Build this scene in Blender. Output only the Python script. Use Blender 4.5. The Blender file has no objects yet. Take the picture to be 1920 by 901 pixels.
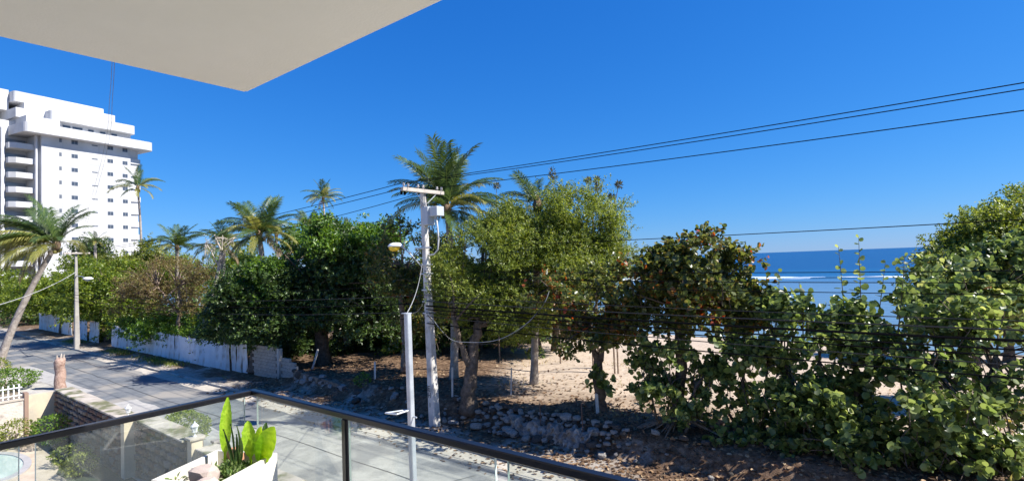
import bpy, math, random
import numpy as np
from mathutils import Vector, Matrix
R_ = math.radians
rnd = random.Random(11)
npr = np.random.default_rng(5)
scene = bpy.context.scene
COL = scene.collection

# ------------------------------------------------------------------ camera, sky, sun, exposure
# world: +X runs along the road (towards the right), +Y points to the sea, z = 0 is the road surface
CAM = np.array([0.0, 0.0, 7.0]); FPX, PW, PH = 1000.0, 1920, 901
YAW, PITCH, ROLL = R_(38), R_(2.3), R_(2.1)
FWD = np.array([-math.sin(YAW)*math.cos(PITCH), math.cos(YAW)*math.cos(PITCH), math.sin(PITCH)])
_r = np.array([math.cos(YAW), math.sin(YAW), 0.0]); _u = np.cross(_r, FWD)
RGT = _r*math.cos(ROLL) - _u*math.sin(ROLL); UPV = _u*math.cos(ROLL) + _r*math.sin(ROLL)
HR = _r; HF = np.array([-math.sin(YAW), math.cos(YAW), 0.0])
cd = bpy.data.cameras.new('camera'); cam = bpy.data.objects.new('camera', cd); COL.objects.link(cam)
cd.sensor_fit = 'HORIZONTAL'; cd.sensor_width = 36; cd.lens = 36*FPX/PW
cd.clip_start = 0.05; cd.clip_end = 60000
m = Matrix.Identity(4)
for i in range(3):
    m[i][0], m[i][1], m[i][2], m[i][3] = RGT[i], UPV[i], -FWD[i], CAM[i]
cam.matrix_world = m
scene.camera = cam

SUN_EL = R_(45); SUN_XY = (0.902, 0.432)
w = bpy.data.worlds.new('World'); scene.world = w; w.use_nodes = True
nt = w.node_tree; nt.nodes.clear()
sky = nt.nodes.new('ShaderNodeTexSky'); sky.sky_type = 'NISHITA'; sky.sun_disc = False
sky.sun_elevation = SUN_EL; sky.sun_rotation = math.atan2(SUN_XY[0], SUN_XY[1])
sky.air_density = 1.0; sky.dust_density = 0.0; sky.ozone_density = 1.0; sky.altitude = 0
# even colour grade of the whole sky dome (deep tropical blue): one power and gain per channel
sep = nt.nodes.new('ShaderNodeSeparateColor'); comb = nt.nodes.new('ShaderNodeCombineColor')
nt.links.new(sky.outputs[0], sep.inputs[0])
for ch, (ga, kk) in enumerate(((1.407, .0146), (.79, .1021), (.53, .3459))):
    pw_ = nt.nodes.new('ShaderNodeMath'); pw_.operation = 'POWER'; pw_.inputs[1].default_value = ga
    ml = nt.nodes.new('ShaderNodeMath'); ml.operation = 'MULTIPLY'; ml.inputs[1].default_value = kk/(.065*2.0)
    nt.links.new(sep.outputs[ch], pw_.inputs[0]); nt.links.new(pw_.outputs[0], ml.inputs[0]); nt.links.new(ml.outputs[0], comb.inputs[ch])
bg = nt.nodes.new('ShaderNodeBackground'); bg.inputs[1].default_value = 0.065
wo = nt.nodes.new('ShaderNodeOutputWorld')
nt.links.new(comb.outputs[0], bg.inputs[0]); nt.links.new(bg.outputs[0], wo.inputs[0])
sl = bpy.data.lights.new('sun', 'SUN'); sl.energy = 4.6; sl.angle = R_(0.53); sl.color = (1.0, 0.955, 0.88)
so = bpy.data.objects.new('sun', sl); COL.objects.link(so)
so.rotation_euler = Vector((-SUN_XY[0]*math.cos(SUN_EL), -SUN_XY[1]*math.cos(SUN_EL), -math.sin(SUN_EL))).to_track_quat('-Z', 'Y').to_euler()
scene.view_settings.view_transform = 'Standard'; scene.view_settings.look = 'None'
scene.view_settings.gamma = 1.0; scene.view_settings.use_curve_mapping = False
scene.view_settings.exposure = 1.0
cy = scene.cycles
cy.use_denoising = True
cy.max_bounces = 8; cy.diffuse_bounces = 4; cy.glossy_bounces = 3; cy.transmission_bounces = 4
cy.transparent_max_bounces = 12; cy.sample_clamp_indirect = 6; cy.caustics_reflective = False; cy.caustics_refractive = False

# measured points: a photo pixel taken at a known depth, height or plane
def ray(px, py):
    d = FWD*FPX + RGT*(px-PW/2) + UPV*(PH/2-py); return d/np.linalg.norm(d)
def at(px, py, D):
    d = ray(px, py); return CAM + d*(D/(d@FWD))
def gz(px, py, z=0.0):
    d = ray(px, py); return CAM + d*((z-CAM[2])/d[2])
def onY(px, py, Y):
    d = ray(px, py); return CAM + d*((Y-CAM[1])/d[1])

# ------------------------------------------------------------------ materials
MATS = {}
def mat(name, col, rough=0.8, metal=0.0, noise=None, col2=None, scale=3.0, bump=0.0, bscale=20.0, spec=0.5, detail=6.0,
        col3=None, scale3=0.6, lo=0.35, hi=0.65):
    if name in MATS: return MATS[name]
    M = bpy.data.materials.new(name); M.use_nodes = True; t = M.node_tree
    b = t.nodes['Principled BSDF']; b.inputs['Roughness'].default_value = rough; b.inputs['Metallic'].default_value = metal
    b.inputs['Specular IOR Level'].default_value = spec
    b.inputs['Base Color'].default_value = (*col, 1)
    tc = t.nodes.new('ShaderNodeTexCoord')
    if col2:
        n = t.nodes.new('ShaderNodeTexNoise'); n.inputs['Scale'].default_value = scale; n.inputs['Detail'].default_value = detail
        n.inputs['Roughness'].default_value = 0.65
        r = t.nodes.new('ShaderNodeValToRGB'); r.color_ramp.elements[0].position = lo; r.color_ramp.elements[1].position = hi
        r.color_ramp.elements[0].color = (*col, 1); r.color_ramp.elements[1].color = (*col2, 1)
        t.links.new(tc.outputs['Object'], n.inputs['Vector']); t.links.new(n.outputs['Fac'], r.inputs['Fac'])
        out = r.outputs['Color']
        if col3:
            n2 = t.nodes.new('ShaderNodeTexNoise'); n2.inputs['Scale'].default_value = scale3; n2.inputs['Detail'].default_value = 8
            r2 = t.nodes.new('ShaderNodeValToRGB'); r2.color_ramp.elements[0].position = 0.5; r2.color_ramp.elements[1].position = 0.62
            mx = t.nodes.new('ShaderNodeMix'); mx.data_type = 'RGBA'
            t.links.new(tc.outputs['Object'], n2.inputs['Vector']); t.links.new(n2.outputs['Fac'], r2.inputs['Fac'])
            t.links.new(r2.outputs['Color'], mx.inputs['Factor']); t.links.new(out, mx.inputs['A']); mx.inputs['B'].default_value = (*col3, 1)
            out = mx.outputs['Result']
        t.links.new(out, b.inputs['Base Color'])
    if bump:
        n = t.nodes.new('ShaderNodeTexNoise'); n.inputs['Scale'].default_value = bscale; n.inputs['Detail'].default_value = 8
        bp = t.nodes.new('ShaderNodeBump'); bp.inputs['Strength'].default_value = bump; bp.inputs['Distance'].default_value = 0.05
        t.links.new(tc.outputs['Object'], n.inputs['Vector']); t.links.new(n.outputs['Fac'], bp.inputs['Height']); t.links.new(bp.outputs[0], b.inputs['Normal'])
    MATS[name] = M; return M

def leafmat(name, cols, rough=0.45, trans=0.3, spec=0.5):
    """cols: list of (position, colour) over the leaf's own random tint."""
    M = bpy.data.materials.new(name); M.use_nodes = True; t = M.node_tree
    b = t.nodes['Principled BSDF']; b.inputs['Roughness'].default_value = rough; b.inputs['Specular IOR Level'].default_value = spec
    a = t.nodes.new('ShaderNodeAttribute'); a.attribute_name = 'tint'
    if 'paddle' in name:
        tcv = t.nodes.new('ShaderNodeTexCoord'); wv = t.nodes.new('ShaderNodeTexNoise'); wv.inputs['Scale'].default_value = 120; bpv = t.nodes.new('ShaderNodeBump'); bpv.inputs['Strength'].default_value = .6; bpv.inputs['Distance'].default_value = .004
        mo = t.nodes.new('ShaderNodeMath'); mo.operation = 'MULTIPLY_ADD'; mo.inputs[1].default_value = 1.1; mo.inputs[2].default_value = -.5; ad2 = t.nodes.new('ShaderNodeMath'); ad2.operation = 'ADD'; w2 = t.nodes.new('ShaderNodeTexNoise'); w2.inputs['Scale'].default_value = 75; w2.inputs['Detail'].default_value = 5
        t.links.new(tcv.outputs['Object'], w2.inputs['Vector']); t.links.new(w2.outputs['Fac'], mo.inputs[0]); t.links.new(mo.outputs[0], ad2.inputs[0]); t.links.new(a.outputs['Fac'], ad2.inputs[1])
        t.links.new(tcv.outputs['Object'], wv.inputs['Vector']); t.links.new(wv.outputs['Fac'], bpv.inputs['Height']); t.links.new(bpv.outputs[0], b.inputs['Normal'])
    r = t.nodes.new('ShaderNodeValToRGB'); els = r.color_ramp.elements
    while len(els) < len(cols): els.new(0.5)
    for e, (p, c) in zip(els, cols): e.position = p; e.color = (*[min(.8, v*1.22) for v in c], 1)
    tr = t.nodes.new('ShaderNodeBsdfTranslucent'); mx = t.nodes.new('ShaderNodeMixShader'); mx.inputs[0].default_value = trans
    hs = t.nodes.new('ShaderNodeHueSaturation'); hs.inputs['Value'].default_value = 1.7; hs.inputs['Saturation'].default_value = 1.1; hs.inputs['Hue'].default_value = 0.485
    out = t.nodes['Material Output']
    t.links.new(ad2.outputs[0] if 'paddle' in name else a.outputs['Fac'], r.inputs['Fac']); t.links.new(r.outputs[0], b.inputs['Base Color'])
    t.links.new(r.outputs[0], hs.inputs['Color']); t.links.new(hs.outputs[0], tr.inputs['Color'])
    t.links.new(b.outputs[0], mx.inputs[1]); t.links.new(tr.outputs[0], mx.inputs[2]); t.links.new(mx.outputs[0], out.inputs['Surface'])
    MATS[name] = M; return M

# ------------------------------------------------------------------ mesh helpers
WL = {}                                             # world position of every object's origin (no rotations on roots)
def tag(o, label=None, cat=None, group=None, kind=None):
    if label: o['label'] = label
    if cat: o['category'] = cat
    if group: o['group'] = group
    if kind: o['kind'] = kind
    return o
def thing(name, label, cat, loc, group=None):
    o = bpy.data.objects.new(name, None); COL.objects.link(o); o.empty_display_size = 0.3
    o.location = [float(c) for c in loc]; WL[o.name] = np.array(loc, float)
    return tag(o, label, cat, group)
class MB:
    def __init__(s): s.v = []; s.f = []
    def add(s, vs, fs):
        k = len(s.v); s.v += [tuple(float(c) for c in p) for p in vs]; s.f += [tuple(i+k for i in f) for f in fs]; return s
    def box(s, x0, x1, y0, y1, z0, z1, fr=None):
        p = [(x0,y0,z0),(x1,y0,z0),(x1,y1,z0),(x0,y1,z0),(x0,y0,z1),(x1,y0,z1),(x1,y1,z1),(x0,y1,z1)]
        if fr: p = [fr(q) for q in p]
        return s.add(p, [(0,3,2,1),(4,5,6,7),(0,1,5,4),(1,2,6,5),(2,3,7,6),(3,0,4,7)])
    def bevbox(s, x0, x1, y0, y1, z0, z1, b=0.02, fr=None):
        p = []
        for z, i in ((z0, b), (z0+b, 0), (z1-b, 0), (z1, b)):
            p += [(x0+i,y0+i,z),(x1-i,y0+i,z),(x1-i,y1-i,z),(x0+i,y1-i,z)]
        if fr: p = [fr(q) for q in p]
        f = [(3,2,1,0),(12,13,14,15)]
        for k in range(3):
            for j in range(4): f.append((k*4+j, k*4+(j+1)%4, k*4+4+(j+1)%4, k*4+4+j))
        return s.add(p, f)
    def prism(s, poly, z0, z1, fr=None):
        n = len(poly); p = [(x,y,z0) for x,y in poly]+[(x,y,z1) for x,y in poly]
        if fr: p = [fr(q) for q in p]
        return s.add(p, [tuple(range(n-1,-1,-1)), tuple(range(n,2*n))]+[(i,(i+1)%n,n+(i+1)%n,n+i) for i in range(n)])
    def tube(s, pts, rad, n=8, cap=True):
        pts = [np.array(p, float) for p in pts]; m_ = len(pts)
        rad = [rad]*m_ if np.isscalar(rad) else list(rad)
        vs = []; pu = None
        for i, p in enumerate(pts):
            d = pts[min(i+1, m_-1)] - pts[max(i-1, 0)]; d = d/(np.linalg.norm(d)+1e-9)
            if pu is None:
                a = np.array([0,0,1.0]) if abs(d[2]) < .9 else np.array([1.0,0,0]); u = np.cross(d, a)
            else: u = pu - d*(pu@d)
            u = u/(np.linalg.norm(u)+1e-9); pu = u; v = np.cross(d, u)
            for k in range(n):
                t = 2*math.pi*k/n; vs.append(p + rad[i]*(u*math.cos(t)+v*math.sin(t)))
        fs = [(i*n+k, i*n+(k+1)%n, (i+1)*n+(k+1)%n, (i+1)*n+k) for i in range(m_-1) for k in range(n)]
        if cap: fs += [tuple(range(n-1,-1,-1)), tuple(range((m_-1)*n, m_*n))]
        return s.add(vs, fs)
    def lathe(s, prof, c, n=12):
        vs = []; fs = []
        for r, z in prof:
            for k in range(n):
                t = 2*math.pi*k/n; vs.append((c[0]+r*math.cos(t), c[1]+r*math.sin(t), c[2]+z))
        m_ = len(prof)
        fs = [(i*n+k, i*n+(k+1)%n, (i+1)*n+(k+1)%n, (i+1)*n+k) for i in range(m_-1) for k in range(n)]
        fs += [tuple(range(n-1,-1,-1)), tuple(range((m_-1)*n, m_*n))]
        return s.add(vs, fs)
    def build(s, name, mt, parent=None, smooth=False, **kw):
        off = WL[parent.name] if parent else np.zeros(3)
        vs = np.array(s.v) - off
        me = bpy.data.meshes.new(name); me.from_pydata(vs.tolist(), [], s.f); me.update()
        if smooth: me.polygons.foreach_set('use_smooth', [True]*len(me.polygons))
        return link(name, me, mt, parent, **kw)
def link(name, me, mt, parent=None, **kw):
    if mt and not me.materials: me.materials.append(mt)
    o = bpy.data.objects.new(name, me); COL.objects.link(o)
    if parent: o.parent = parent; WL[o.name] = WL[parent.name].copy()
    else: WL[o.name] = np.zeros(3)
    return tag(o, **kw)
def obj_at(name, me, M4, parent=None, **kw):
    """place shared mesh data with a world matrix"""
    o = bpy.data.objects.new(name, me); COL.objects.link(o)
    if parent:
        o.parent = parent; M4 = Matrix.Translation(Vector(-WL[parent.name])) @ M4
    o.matrix_local = M4
    WL[o.name] = np.array(M4.translation)+(WL[parent.name] if parent else 0)
    return tag(o, **kw)
def np_mesh(name, V, loops, starts, totals, tint=None):
    me = bpy.data.meshes.new(name)
    me.vertices.add(len(V)); me.vertices.foreach_set('co', np.ascontiguousarray(V, np.float32).ravel())
    me.loops.add(len(loops)); me.loops.foreach_set('vertex_index', np.ascontiguousarray(loops, np.int32))
    me.polygons.add(len(starts)); me.polygons.foreach_set('loop_start', np.ascontiguousarray(starts, np.int32))
    me.polygons.foreach_set('loop_total', np.ascontiguousarray(totals, np.int32))
    if tint is not None:
        a = me.attributes.new('tint', 'FLOAT', 'POINT'); a.data.foreach_set('value', np.ascontiguousarray(tint, np.float32))
    me.update(calc_edges=True); return me
def unit(a): return a/(np.linalg.norm(a, axis=-1, keepdims=True)+1e-9)
def leaf_frames(A, N):
    A = unit(A); S = unit(np.cross(A, N)); return A, S, np.cross(S, A)
def leaf_mesh(name, P, A, N, L, Wd, tint, shape='ovate', fold=0.18, droop=0.15):
    n = len(P); A, S, N = leaf_frames(A, N); L = L[:, None]; Wd = Wd[:, None]
    if shape == 'ovate':
        V = np.stack([P, P+A*.45*L+S*.5*Wd+N*fold*Wd, P+A*L-N*droop*L, P+A*.45*L-S*.5*Wd+N*fold*Wd], 1).reshape(-1, 3)
        idx = np.array([0,1,2,0,2,3]); k = 4; tot = [3, 3]
    else:
        def q(a, s): return P+A*a*L+S*s*Wd+N*(fold*abs(s)*Wd-droop*max(0, a-.4)*L)
        V = np.stack([P, q(.12,.36), q(.55,.52), q(.92,.3), q(1.0,0), q(.92,-.3), q(.55,-.52), q(.12,-.36)], 1).reshape(-1, 3)
        idx = np.array([0,1,2,3,4,0,4,5,6,7]); k = 8; tot = [5, 5]
    loops = (np.arange(n)[:, None]*k + idx[None]).ravel(); totals = np.tile(tot, n)
    starts = np.concatenate([[0], np.cumsum(totals)[:-1]])
    return np_mesh(name, V, loops, starts, totals, np.repeat(tint, k))
def bez(p0, p1, p2, n=6):
    t = np.linspace(0, 1, n)[:, None]; return (1-t)**2*p0 + 2*t*(1-t)*p1 + t*t*p2

# ------------------------------------------------------------------ ground heights
def smooth(a, b, x):
    t = np.clip((x-a)/(b-a), 0, 1); return t*t*(3-2*t)
def hgt(x, y):
    x = np.asarray(x, float); y = np.asarray(y, float)
    bank = 0.18 + 0.55*smooth(-34, -29, x)
    z = -0.75 + 0.85*smooth(14.6, 14.9, y)
    z = z + bank*smooth(16.5, 17.7, y)*1.0
    z = z + 0.07*np.sin(x*.9+y*.6)*smooth(17, 19, y) + 0.05*np.sin(x*2.3-y*1.7)*smooth(17, 19, y)
    z = z - 3.9*smooth(30, 74, y)
    return z

# ------------------------------------------------------------------ setting
def grid(name, xs, ys, fz, mt, **kw):
    X, Y = np.meshgrid(xs, ys); Z = fz(X, Y); V = np.stack([X, Y, Z], -1).reshape(-1, 3)
    nx, ny = len(xs), len(ys); i = np.arange(nx-1)[None]+np.arange(ny-1)[:, None]*nx
    q = np.stack([i, i+1, i+1+nx, i+nx], -1).reshape(-1)
    n = (nx-1)*(ny-1); me = np_mesh(name, V, q, np.arange(n)*4, np.full(n, 4))
    me.polygons.foreach_set('use_smooth', [True]*n)
    return link(name, me, mt, **kw)

# sand and soil: soil and litter lie near the bank under the trees, clean sand towards the sea
def ground_material():
    M = bpy.data.materials.new('sand_and_soil'); M.use_nodes = True; t = M.node_tree; b = t.nodes['Principled BSDF']
    b.inputs['Roughness'].default_value = 0.95; b.inputs['Specular IOR Level'].default_value = 0.15
    g = t.nodes.new('ShaderNodeNewGeometry'); sx = t.nodes.new('ShaderNodeSeparateXYZ'); t.links.new(g.outputs['Position'], sx.inputs[0])
    def noise(sc, det=8, rough=.65):
        n = t.nodes.new('ShaderNodeTexNoise'); n.inputs['Scale'].default_value = sc; n.inputs['Detail'].default_value = det; n.inputs['Roughness'].default_value = rough
        t.links.new(g.outputs['Position'], n.inputs['Vector']); return n
    def ramp(src, stops):
        r = t.nodes.new('ShaderNodeValToRGB'); e = r.color_ramp.elements
        while len(e) < len(stops): e.new(.5)
        for q, (p, c) in zip(e, stops): q.position = p; q.color = (*c, 1)
        t.links.new(src, r.inputs[0]); return r
    n1 = noise(.45); n2 = noise(5.0); n3 = noise(28)
    mr = t.nodes.new('ShaderNodeMath'); mr.operation = 'MULTIPLY_ADD'; mr.inputs[1].default_value = 9.0
    t.links.new(n1.outputs['Fac'], mr.inputs[0]); t.links.new(sx.outputs['Y'], mr.inputs[2])
    mxx = t.nodes.new('ShaderNodeMapRange'); mxx.inputs['From Min'].default_value = -25; mxx.inputs['From Max'].default_value = -18; mxx.inputs['To Min'].default_value = -14; mxx.inputs['To Max'].default_value = 0
    t.links.new(sx.outputs['X'], mxx.inputs['Value']); adx = t.nodes.new('ShaderNodeMath'); adx.operation = 'ADD'; t.links.new(mr.outputs[0], adx.inputs[0]); t.links.new(mxx.outputs[0], adx.inputs[1])
    mp = t.nodes.new('ShaderNodeMapRange'); mp.inputs['From Min'].default_value = 23.0; mp.inputs['From Max'].default_value = 27.5
    t.links.new(adx.outputs[0], mp.inputs['Value'])
    soil = ramp(n2.outputs['Fac'], [(.3, (.06,.038,.024)), (.5, (.15,.095,.06)), (.68, (.29,.20,.13))])
    sand = ramp(n2.outputs['Fac'], [(.3, (.39,.30,.215)), (.6, (.53,.43,.33))])
    mx = t.nodes.new('ShaderNodeMix'); mx.data_type = 'RGBA'
    t.links.new(mp.outputs[0], mx.inputs['Factor']); t.links.new(soil.outputs[0], mx.inputs['A']); t.links.new(sand.outputs[0], mx.inputs['B'])
    # pale dusty verge next to the road
    mp2 = t.nodes.new('ShaderNodeMapRange'); mp2.inputs['From Min'].default_value = 21.2; mp2.inputs['From Max'].default_value = 20.0
    t.links.new(mr.outputs[0], mp2.inputs['Value'])
    verge = ramp(n2.outputs['Fac'], [(.35, (.27,.23,.19)), (.65, (.47,.42,.36))])
    mx2 = t.nodes.new('ShaderNodeMix'); mx2.data_type = 'RGBA'
    t.links.new(mp2.outputs[0], mx2.inputs['Factor']); t.links.new(mx.outputs['Result'], mx2.inputs['A']); t.links.new(verge.outputs[0], mx2.inputs['B'])
    t.links.new(mx2.outputs['Result'], b.inputs['Base Color'])
    bp = t.nodes.new('ShaderNodeBump'); bp.inputs['Strength'].default_value = .7; bp.inputs['Distance'].default_value = .06
    t.links.new(n3.outputs['Fac'], bp.inputs['Height']); t.links.new(bp.outputs[0], b.inputs['Normal'])
    return M
xs = np.concatenate([np.linspace(-900, -90, 20), np.arange(-88, -40, 2.0), np.arange(-40, 12, .5), np.linspace(14, 500, 14)])
ys = np.concatenate([np.linspace(-300, -5, 8), np.arange(0, 14, 2.0), np.arange(14.2, 20, .25), np.arange(20, 32, .6), np.arange(33, 82, 2.0), [90, 120]])
grid('ground', xs, ys, hgt, ground_material(), kind='structure')

asphalt = mat('asphalt', (.12,.132,.145), .92, col2=(.19,.198,.205), scale=1.3, bump=.35, bscale=60, col3=(.29,.27,.24), scale3=.35, spec=.25)
MB().box(-320, 80, 8.9, 14.72, -.9, 0).build('road', asphalt, kind='structure')
conc = mat('concrete', (.36,.335,.30), .9, col2=(.50,.47,.42), scale=1.6, bump=.3, bscale=35, col3=(.27,.25,.225), scale3=.7, spec=.2)
# worn concrete strip and patches laid on the asphalt
def patch(name, pts, z, mt):
    MB().prism(pts, z-.03, z).build(name, mt, kind='structure')
def wob(x0, x1, ya, yb, n, amp, seed):
    r = random.Random(seed); a = [(x0+(x1-x0)*i/n, ya+r.uniform(-amp, amp)) for i in range(n+1)]
    b = [(x1-(x1-x0)*i/n, yb+r.uniform(-amp, amp)) for i in range(n+1)]
    return a+b
pale = mat('worn_concrete_patch', (.32,.31,.295), .92, col2=(.44,.42,.39), scale=2.2, bump=.3, bscale=40, spec=.2)
patch('road_patch', wob(-36, -24, 9.0, 10.7, 9, .22, 3), .004, pale)
patch('road_patch', wob(-58, -41, 8.95, 10.1, 9, .18, 4), .004, pale)
patch('road_edge_dust', wob(-60, 40, 13.9, 14.7, 70, .18, 5), .006, mat('sandy_dust', (.40,.36,.30), .95, col2=(.52,.47,.40), scale=3, spec=.1))
patch('road_patch', wob(-25, 30, 9.0, 13.7, 26, .28, 6), .005, mat('sandy_concrete_patch', (.30,.292,.265), .92, col2=(.43,.415,.375), scale=1.6, bump=.3, bscale=40, spec=.2, col3=(.20,.20,.195), scale3=.5))
tar = mat('tar_seam', (.035,.036,.038), .8)
def seam(pts, wd, seed):
    r = random.Random(seed); a = []; b = []
    for (x0, y0), (x1, y1) in zip(pts[:-1], pts[1:]):
        for k in range(8):
            t_ = k/8; x = x0+(x1-x0)*t_; y = y0+(y1-y0)*t_+r.uniform(-.05, .05); h = wd*r.uniform(.5, 1.3)/2; dx, dy = x1-x0, y1-y0; L_ = math.hypot(dx, dy); nx, ny = -dy/L_, dx/L_
            a.append((x+nx*h, y+ny*h)); b.append((x-nx*h, y-ny*h))
    n_ = len(a); MB().add([(*p, .010) for p in a]+[(*p, .010) for p in b], [(i, n_+i, n_+i+1, i+1) for i in range(n_-1)]).build('tar_seam', tar, kind='structure')
seam([(-70, 11.6), (-50, 11.75), (-36, 11.6), (-20, 11.8), (0, 11.7), (20, 11.8)], .045, 1)
seam([(-44, 9.2), (-42, 10.5), (-42.6, 12.2), (-41, 14.6)], .05, 2)
seam([(-28, 9.0), (-27.2, 11.0), (-27.9, 13.0), (-27, 14.6)], .045, 3)
seam([(-14, 9.0), (-13.0, 11.2), (-12.1, 13.5)], .045, 4)
seam([(-60, 13.2), (-52, 13.0), (-47, 13.3)], .04, 5)
# kerb cast in lengths with open joints
xk = -110.0; rk = random.Random(2)
MB().box(-320, 80, 14.725, 14.855, -.9, .05).build('kerb', conc, kind='structure'); KB = bpy.data.objects['kerb']
while xk < 12:
    MB().bevbox(xk, xk+1.17, 14.72+rk.uniform(-.012, .012), 14.86, .051, .135+rk.uniform(-.015, .012), .012).build('kerb_stone', conc, KB); xk += 1.2
MB().box(-320, 80, 7.35, 8.9, -.9, .06).build('pavement', conc, kind='structure')
paving = mat('tan_paving', (.44,.36,.27), .85, col2=(.55,.46,.36), scale=2.5, bump=.15, bscale=25, spec=.25)
MB().box(-34.4, -2.5, -14, 7.3, -.9, -.6).build('yard_paving', paving, kind='structure')
MB().box(-320, -34.7, -60, 7.3, -.9, .02).build('front_garden_ground', mat('garden_soil', (.17,.13,.09), .95, col2=(.28,.23,.17), scale=2), kind='structure')
lawn = mat('lawn_shade_green', (.02,.032,.02), .95, col2=(.04,.055,.03), scale=6, bump=.5, bscale=60)  # grass with wall and tree shade put into its dark colour and scalloped outline
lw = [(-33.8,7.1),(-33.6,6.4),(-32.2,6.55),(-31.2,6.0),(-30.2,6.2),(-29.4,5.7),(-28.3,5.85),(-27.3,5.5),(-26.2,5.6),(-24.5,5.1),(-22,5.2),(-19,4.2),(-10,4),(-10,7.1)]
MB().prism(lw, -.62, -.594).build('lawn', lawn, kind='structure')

# sea: one sheet to the horizon, shallow lagoon inside the reef, deep blue outside
def sea_material():
    M = bpy.data.materials.new('sea_water'); M.use_nodes = True; t = M.node_tree; b = t.nodes['Principled BSDF']
    b.inputs['Roughness'].default_value = .28; b.inputs['IOR'].default_value = 1.33; b.inputs['Specular IOR Level'].default_value = .16
    g = t.nodes.new('ShaderNodeNewGeometry'); sx = t.nodes.new('ShaderNodeSeparateXYZ'); t.links.new(g.outputs['Position'], sx.inputs[0])
    mp = t.nodes.new('ShaderNodeMapRange'); mp.inputs['From Min'].default_value = 70; mp.inputs['From Max'].default_value = 420
    n = t.nodes.new('ShaderNodeTexNoise'); n.inputs['Scale'].default_value = .02; n.inputs['Detail'].default_value = 6
    mpg = t.nodes.new('ShaderNodeMapping'); mpg.inputs['Scale'].default_value = (.35, 1, 1)
    t.links.new(g.outputs['Position'], mpg.inputs[0]); t.links.new(mpg.outputs[0], n.inputs['Vector'])
    ad = t.nodes.new('ShaderNodeMath'); ad.operation = 'MULTIPLY_ADD'; ad.inputs[1].default_value = 60; t.links.new(n.outputs['Fac'], ad.inputs[0]); t.links.new(sx.outputs['Y'], ad.inputs[2])
    t.links.new(ad.outputs[0], mp.inputs['Value'])
    r = t.nodes.new('ShaderNodeValToRGB'); e = r.color_ramp.elements
    stops = [(0, (.20,.27,.29)), (.10, (.105,.185,.26)), (.38, (.08,.165,.275)), (.52, (.006,.08,.20)), (.8, (.0015,.046,.15))]
    while len(e) < len(stops): e.new(.5)
    for q, (p, c) in zip(e, stops): q.position = p; q.color = (*c, 1)
    t.links.new(mp.outputs[0], r.inputs[0]); t.links.new(r.outputs[0], b.inputs['Base Color'])
    n2 = t.nodes.new('ShaderNodeTexNoise'); n2.inputs['Scale'].default_value = .35; n2.inputs['Detail'].default_value = 8
    t.links.new(mpg.outputs[0], n2.inputs['Vector'])
    bp = t.nodes.new('ShaderNodeBump'); bp.inputs['Strength'].default_value = .55; bp.inputs['Distance'].default_value = .8
    t.links.new(n2.outputs['Fac'], bp.inputs['Height']); t.links.new(bp.outputs[0], b.inputs['Normal'])
    return M
MB().add([(-40000,60,-2.1),(40000,60,-2.1),(40000,45000,-2.1),(-40000,45000,-2.1)], [(0,1,2,3)]).build('sea', sea_material(), kind='structure')
# breaking waves on the reef: low foam ridges
foam = mat('sea_foam', (.86,.88,.9), .8, col2=(.55,.66,.76), scale=.5, lo=.45, hi=.62)
def wave(y, x0, x1, wd, h, seed, label):
    r = random.Random(seed); mb = MB(); n = int((x1-x0)/4); prof = [(-wd, -.1), (-.35*wd, h*.55), (0, h), (.25*wd, h*.8), (.5*wd, -.1)]
    vs = []
    for i in range(n+1):
        x = x0+(x1-x0)*i/n; k = max(.0, .35+.55*math.sin(i*.17+seed)+.45*math.sin(i*.53+2*seed)+r.uniform(-.45, .45)); yy = y+6*math.sin(x*.017+seed)+2.5*math.sin(x*.06)+r.uniform(-1.2, 1.2)
        if i in (0, n): k = 0
        for a, b in prof: vs.append((x, yy+a*(.5+.5*k), -2.1+max(-.1, b*k)))
    m_ = len(prof)
    mb.add(vs, [(i*m_+j, (i+1)*m_+j, (i+1)*m_+j+1, i*m_+j+1) for i in range(n) for j in range(m_-1)])
    mb.build('breaking_wave', foam, smooth=True, label=label, cat='wave', group='waves breaking on the reef')
wave(203, -280, 160, 4.5, .36, 1, 'thin white wave breaking on the reef offshore')
wave(216, -150, 60, 2.5, .16, 4, 'faint broken wave just seaward of the white breaker')

# ------------------------------------------------------------------ the balcony we stand on
plaster = mat('cream_plaster', (.74,.735,.655), .85, col2=(.78,.775,.70), scale=1.4, bump=.06, bscale=90, spec=.15)
white_paint = mat('white_paint', (.78,.78,.77), .7, col2=(.72,.72,.71), scale=1.5, spec=.25)
bc = thing('balcony_ceiling', 'flat cream plaster balcony ceiling overhead, upper left', 'ceiling', (0, 0, 7.9))
MB().box(-2.66, 9, -1.25, 1.272, 7.9, 8.13).build('soffit', plaster, bc)
MB().box(-2.69, 9, 1.2725, 1.30, 7.915, 8.15).build('edge_trim', white_paint, bc)
MB().box(-2.69, -2.6605, -1.25, 1.272, 7.915, 8.15).build('edge_trim', white_paint, bc)
MB().box(-2.66, -1.2, -1.249, -.22, 7.72, 7.898).build('ceiling_beam', plaster, bc)
bf = thing('balcony_floor', 'pale tiled balcony floor behind the glass railing', 'floor', (0, 0, 5.3))
MB().box(-2.85, 9, -1.25, 1.42, 5.05, 5.3).build('floor_slab', mat('floor_tile', (.72,.68,.60), .5, col2=(.76,.72,.65), scale=2), bf)
hw = thing('house_wall', 'white plastered house wall behind the balcony', 'wall', (0, -1.25, 0))
MB().box(-2.6, 9, -7, -1.26, -.6, 13).build('wall', white_paint, hw)
MB().box(-2.4, 9, -1.25, 1.25, -.6, 5.04).build('lower_wall', white_paint, hw)
MB().box(-9.5, -3.2, -11, -3.6, -.6, 5.6).build('added_wing', white_paint, hw)  # unseen white wing and parapet, added to be mirrored in the railing glass
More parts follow.
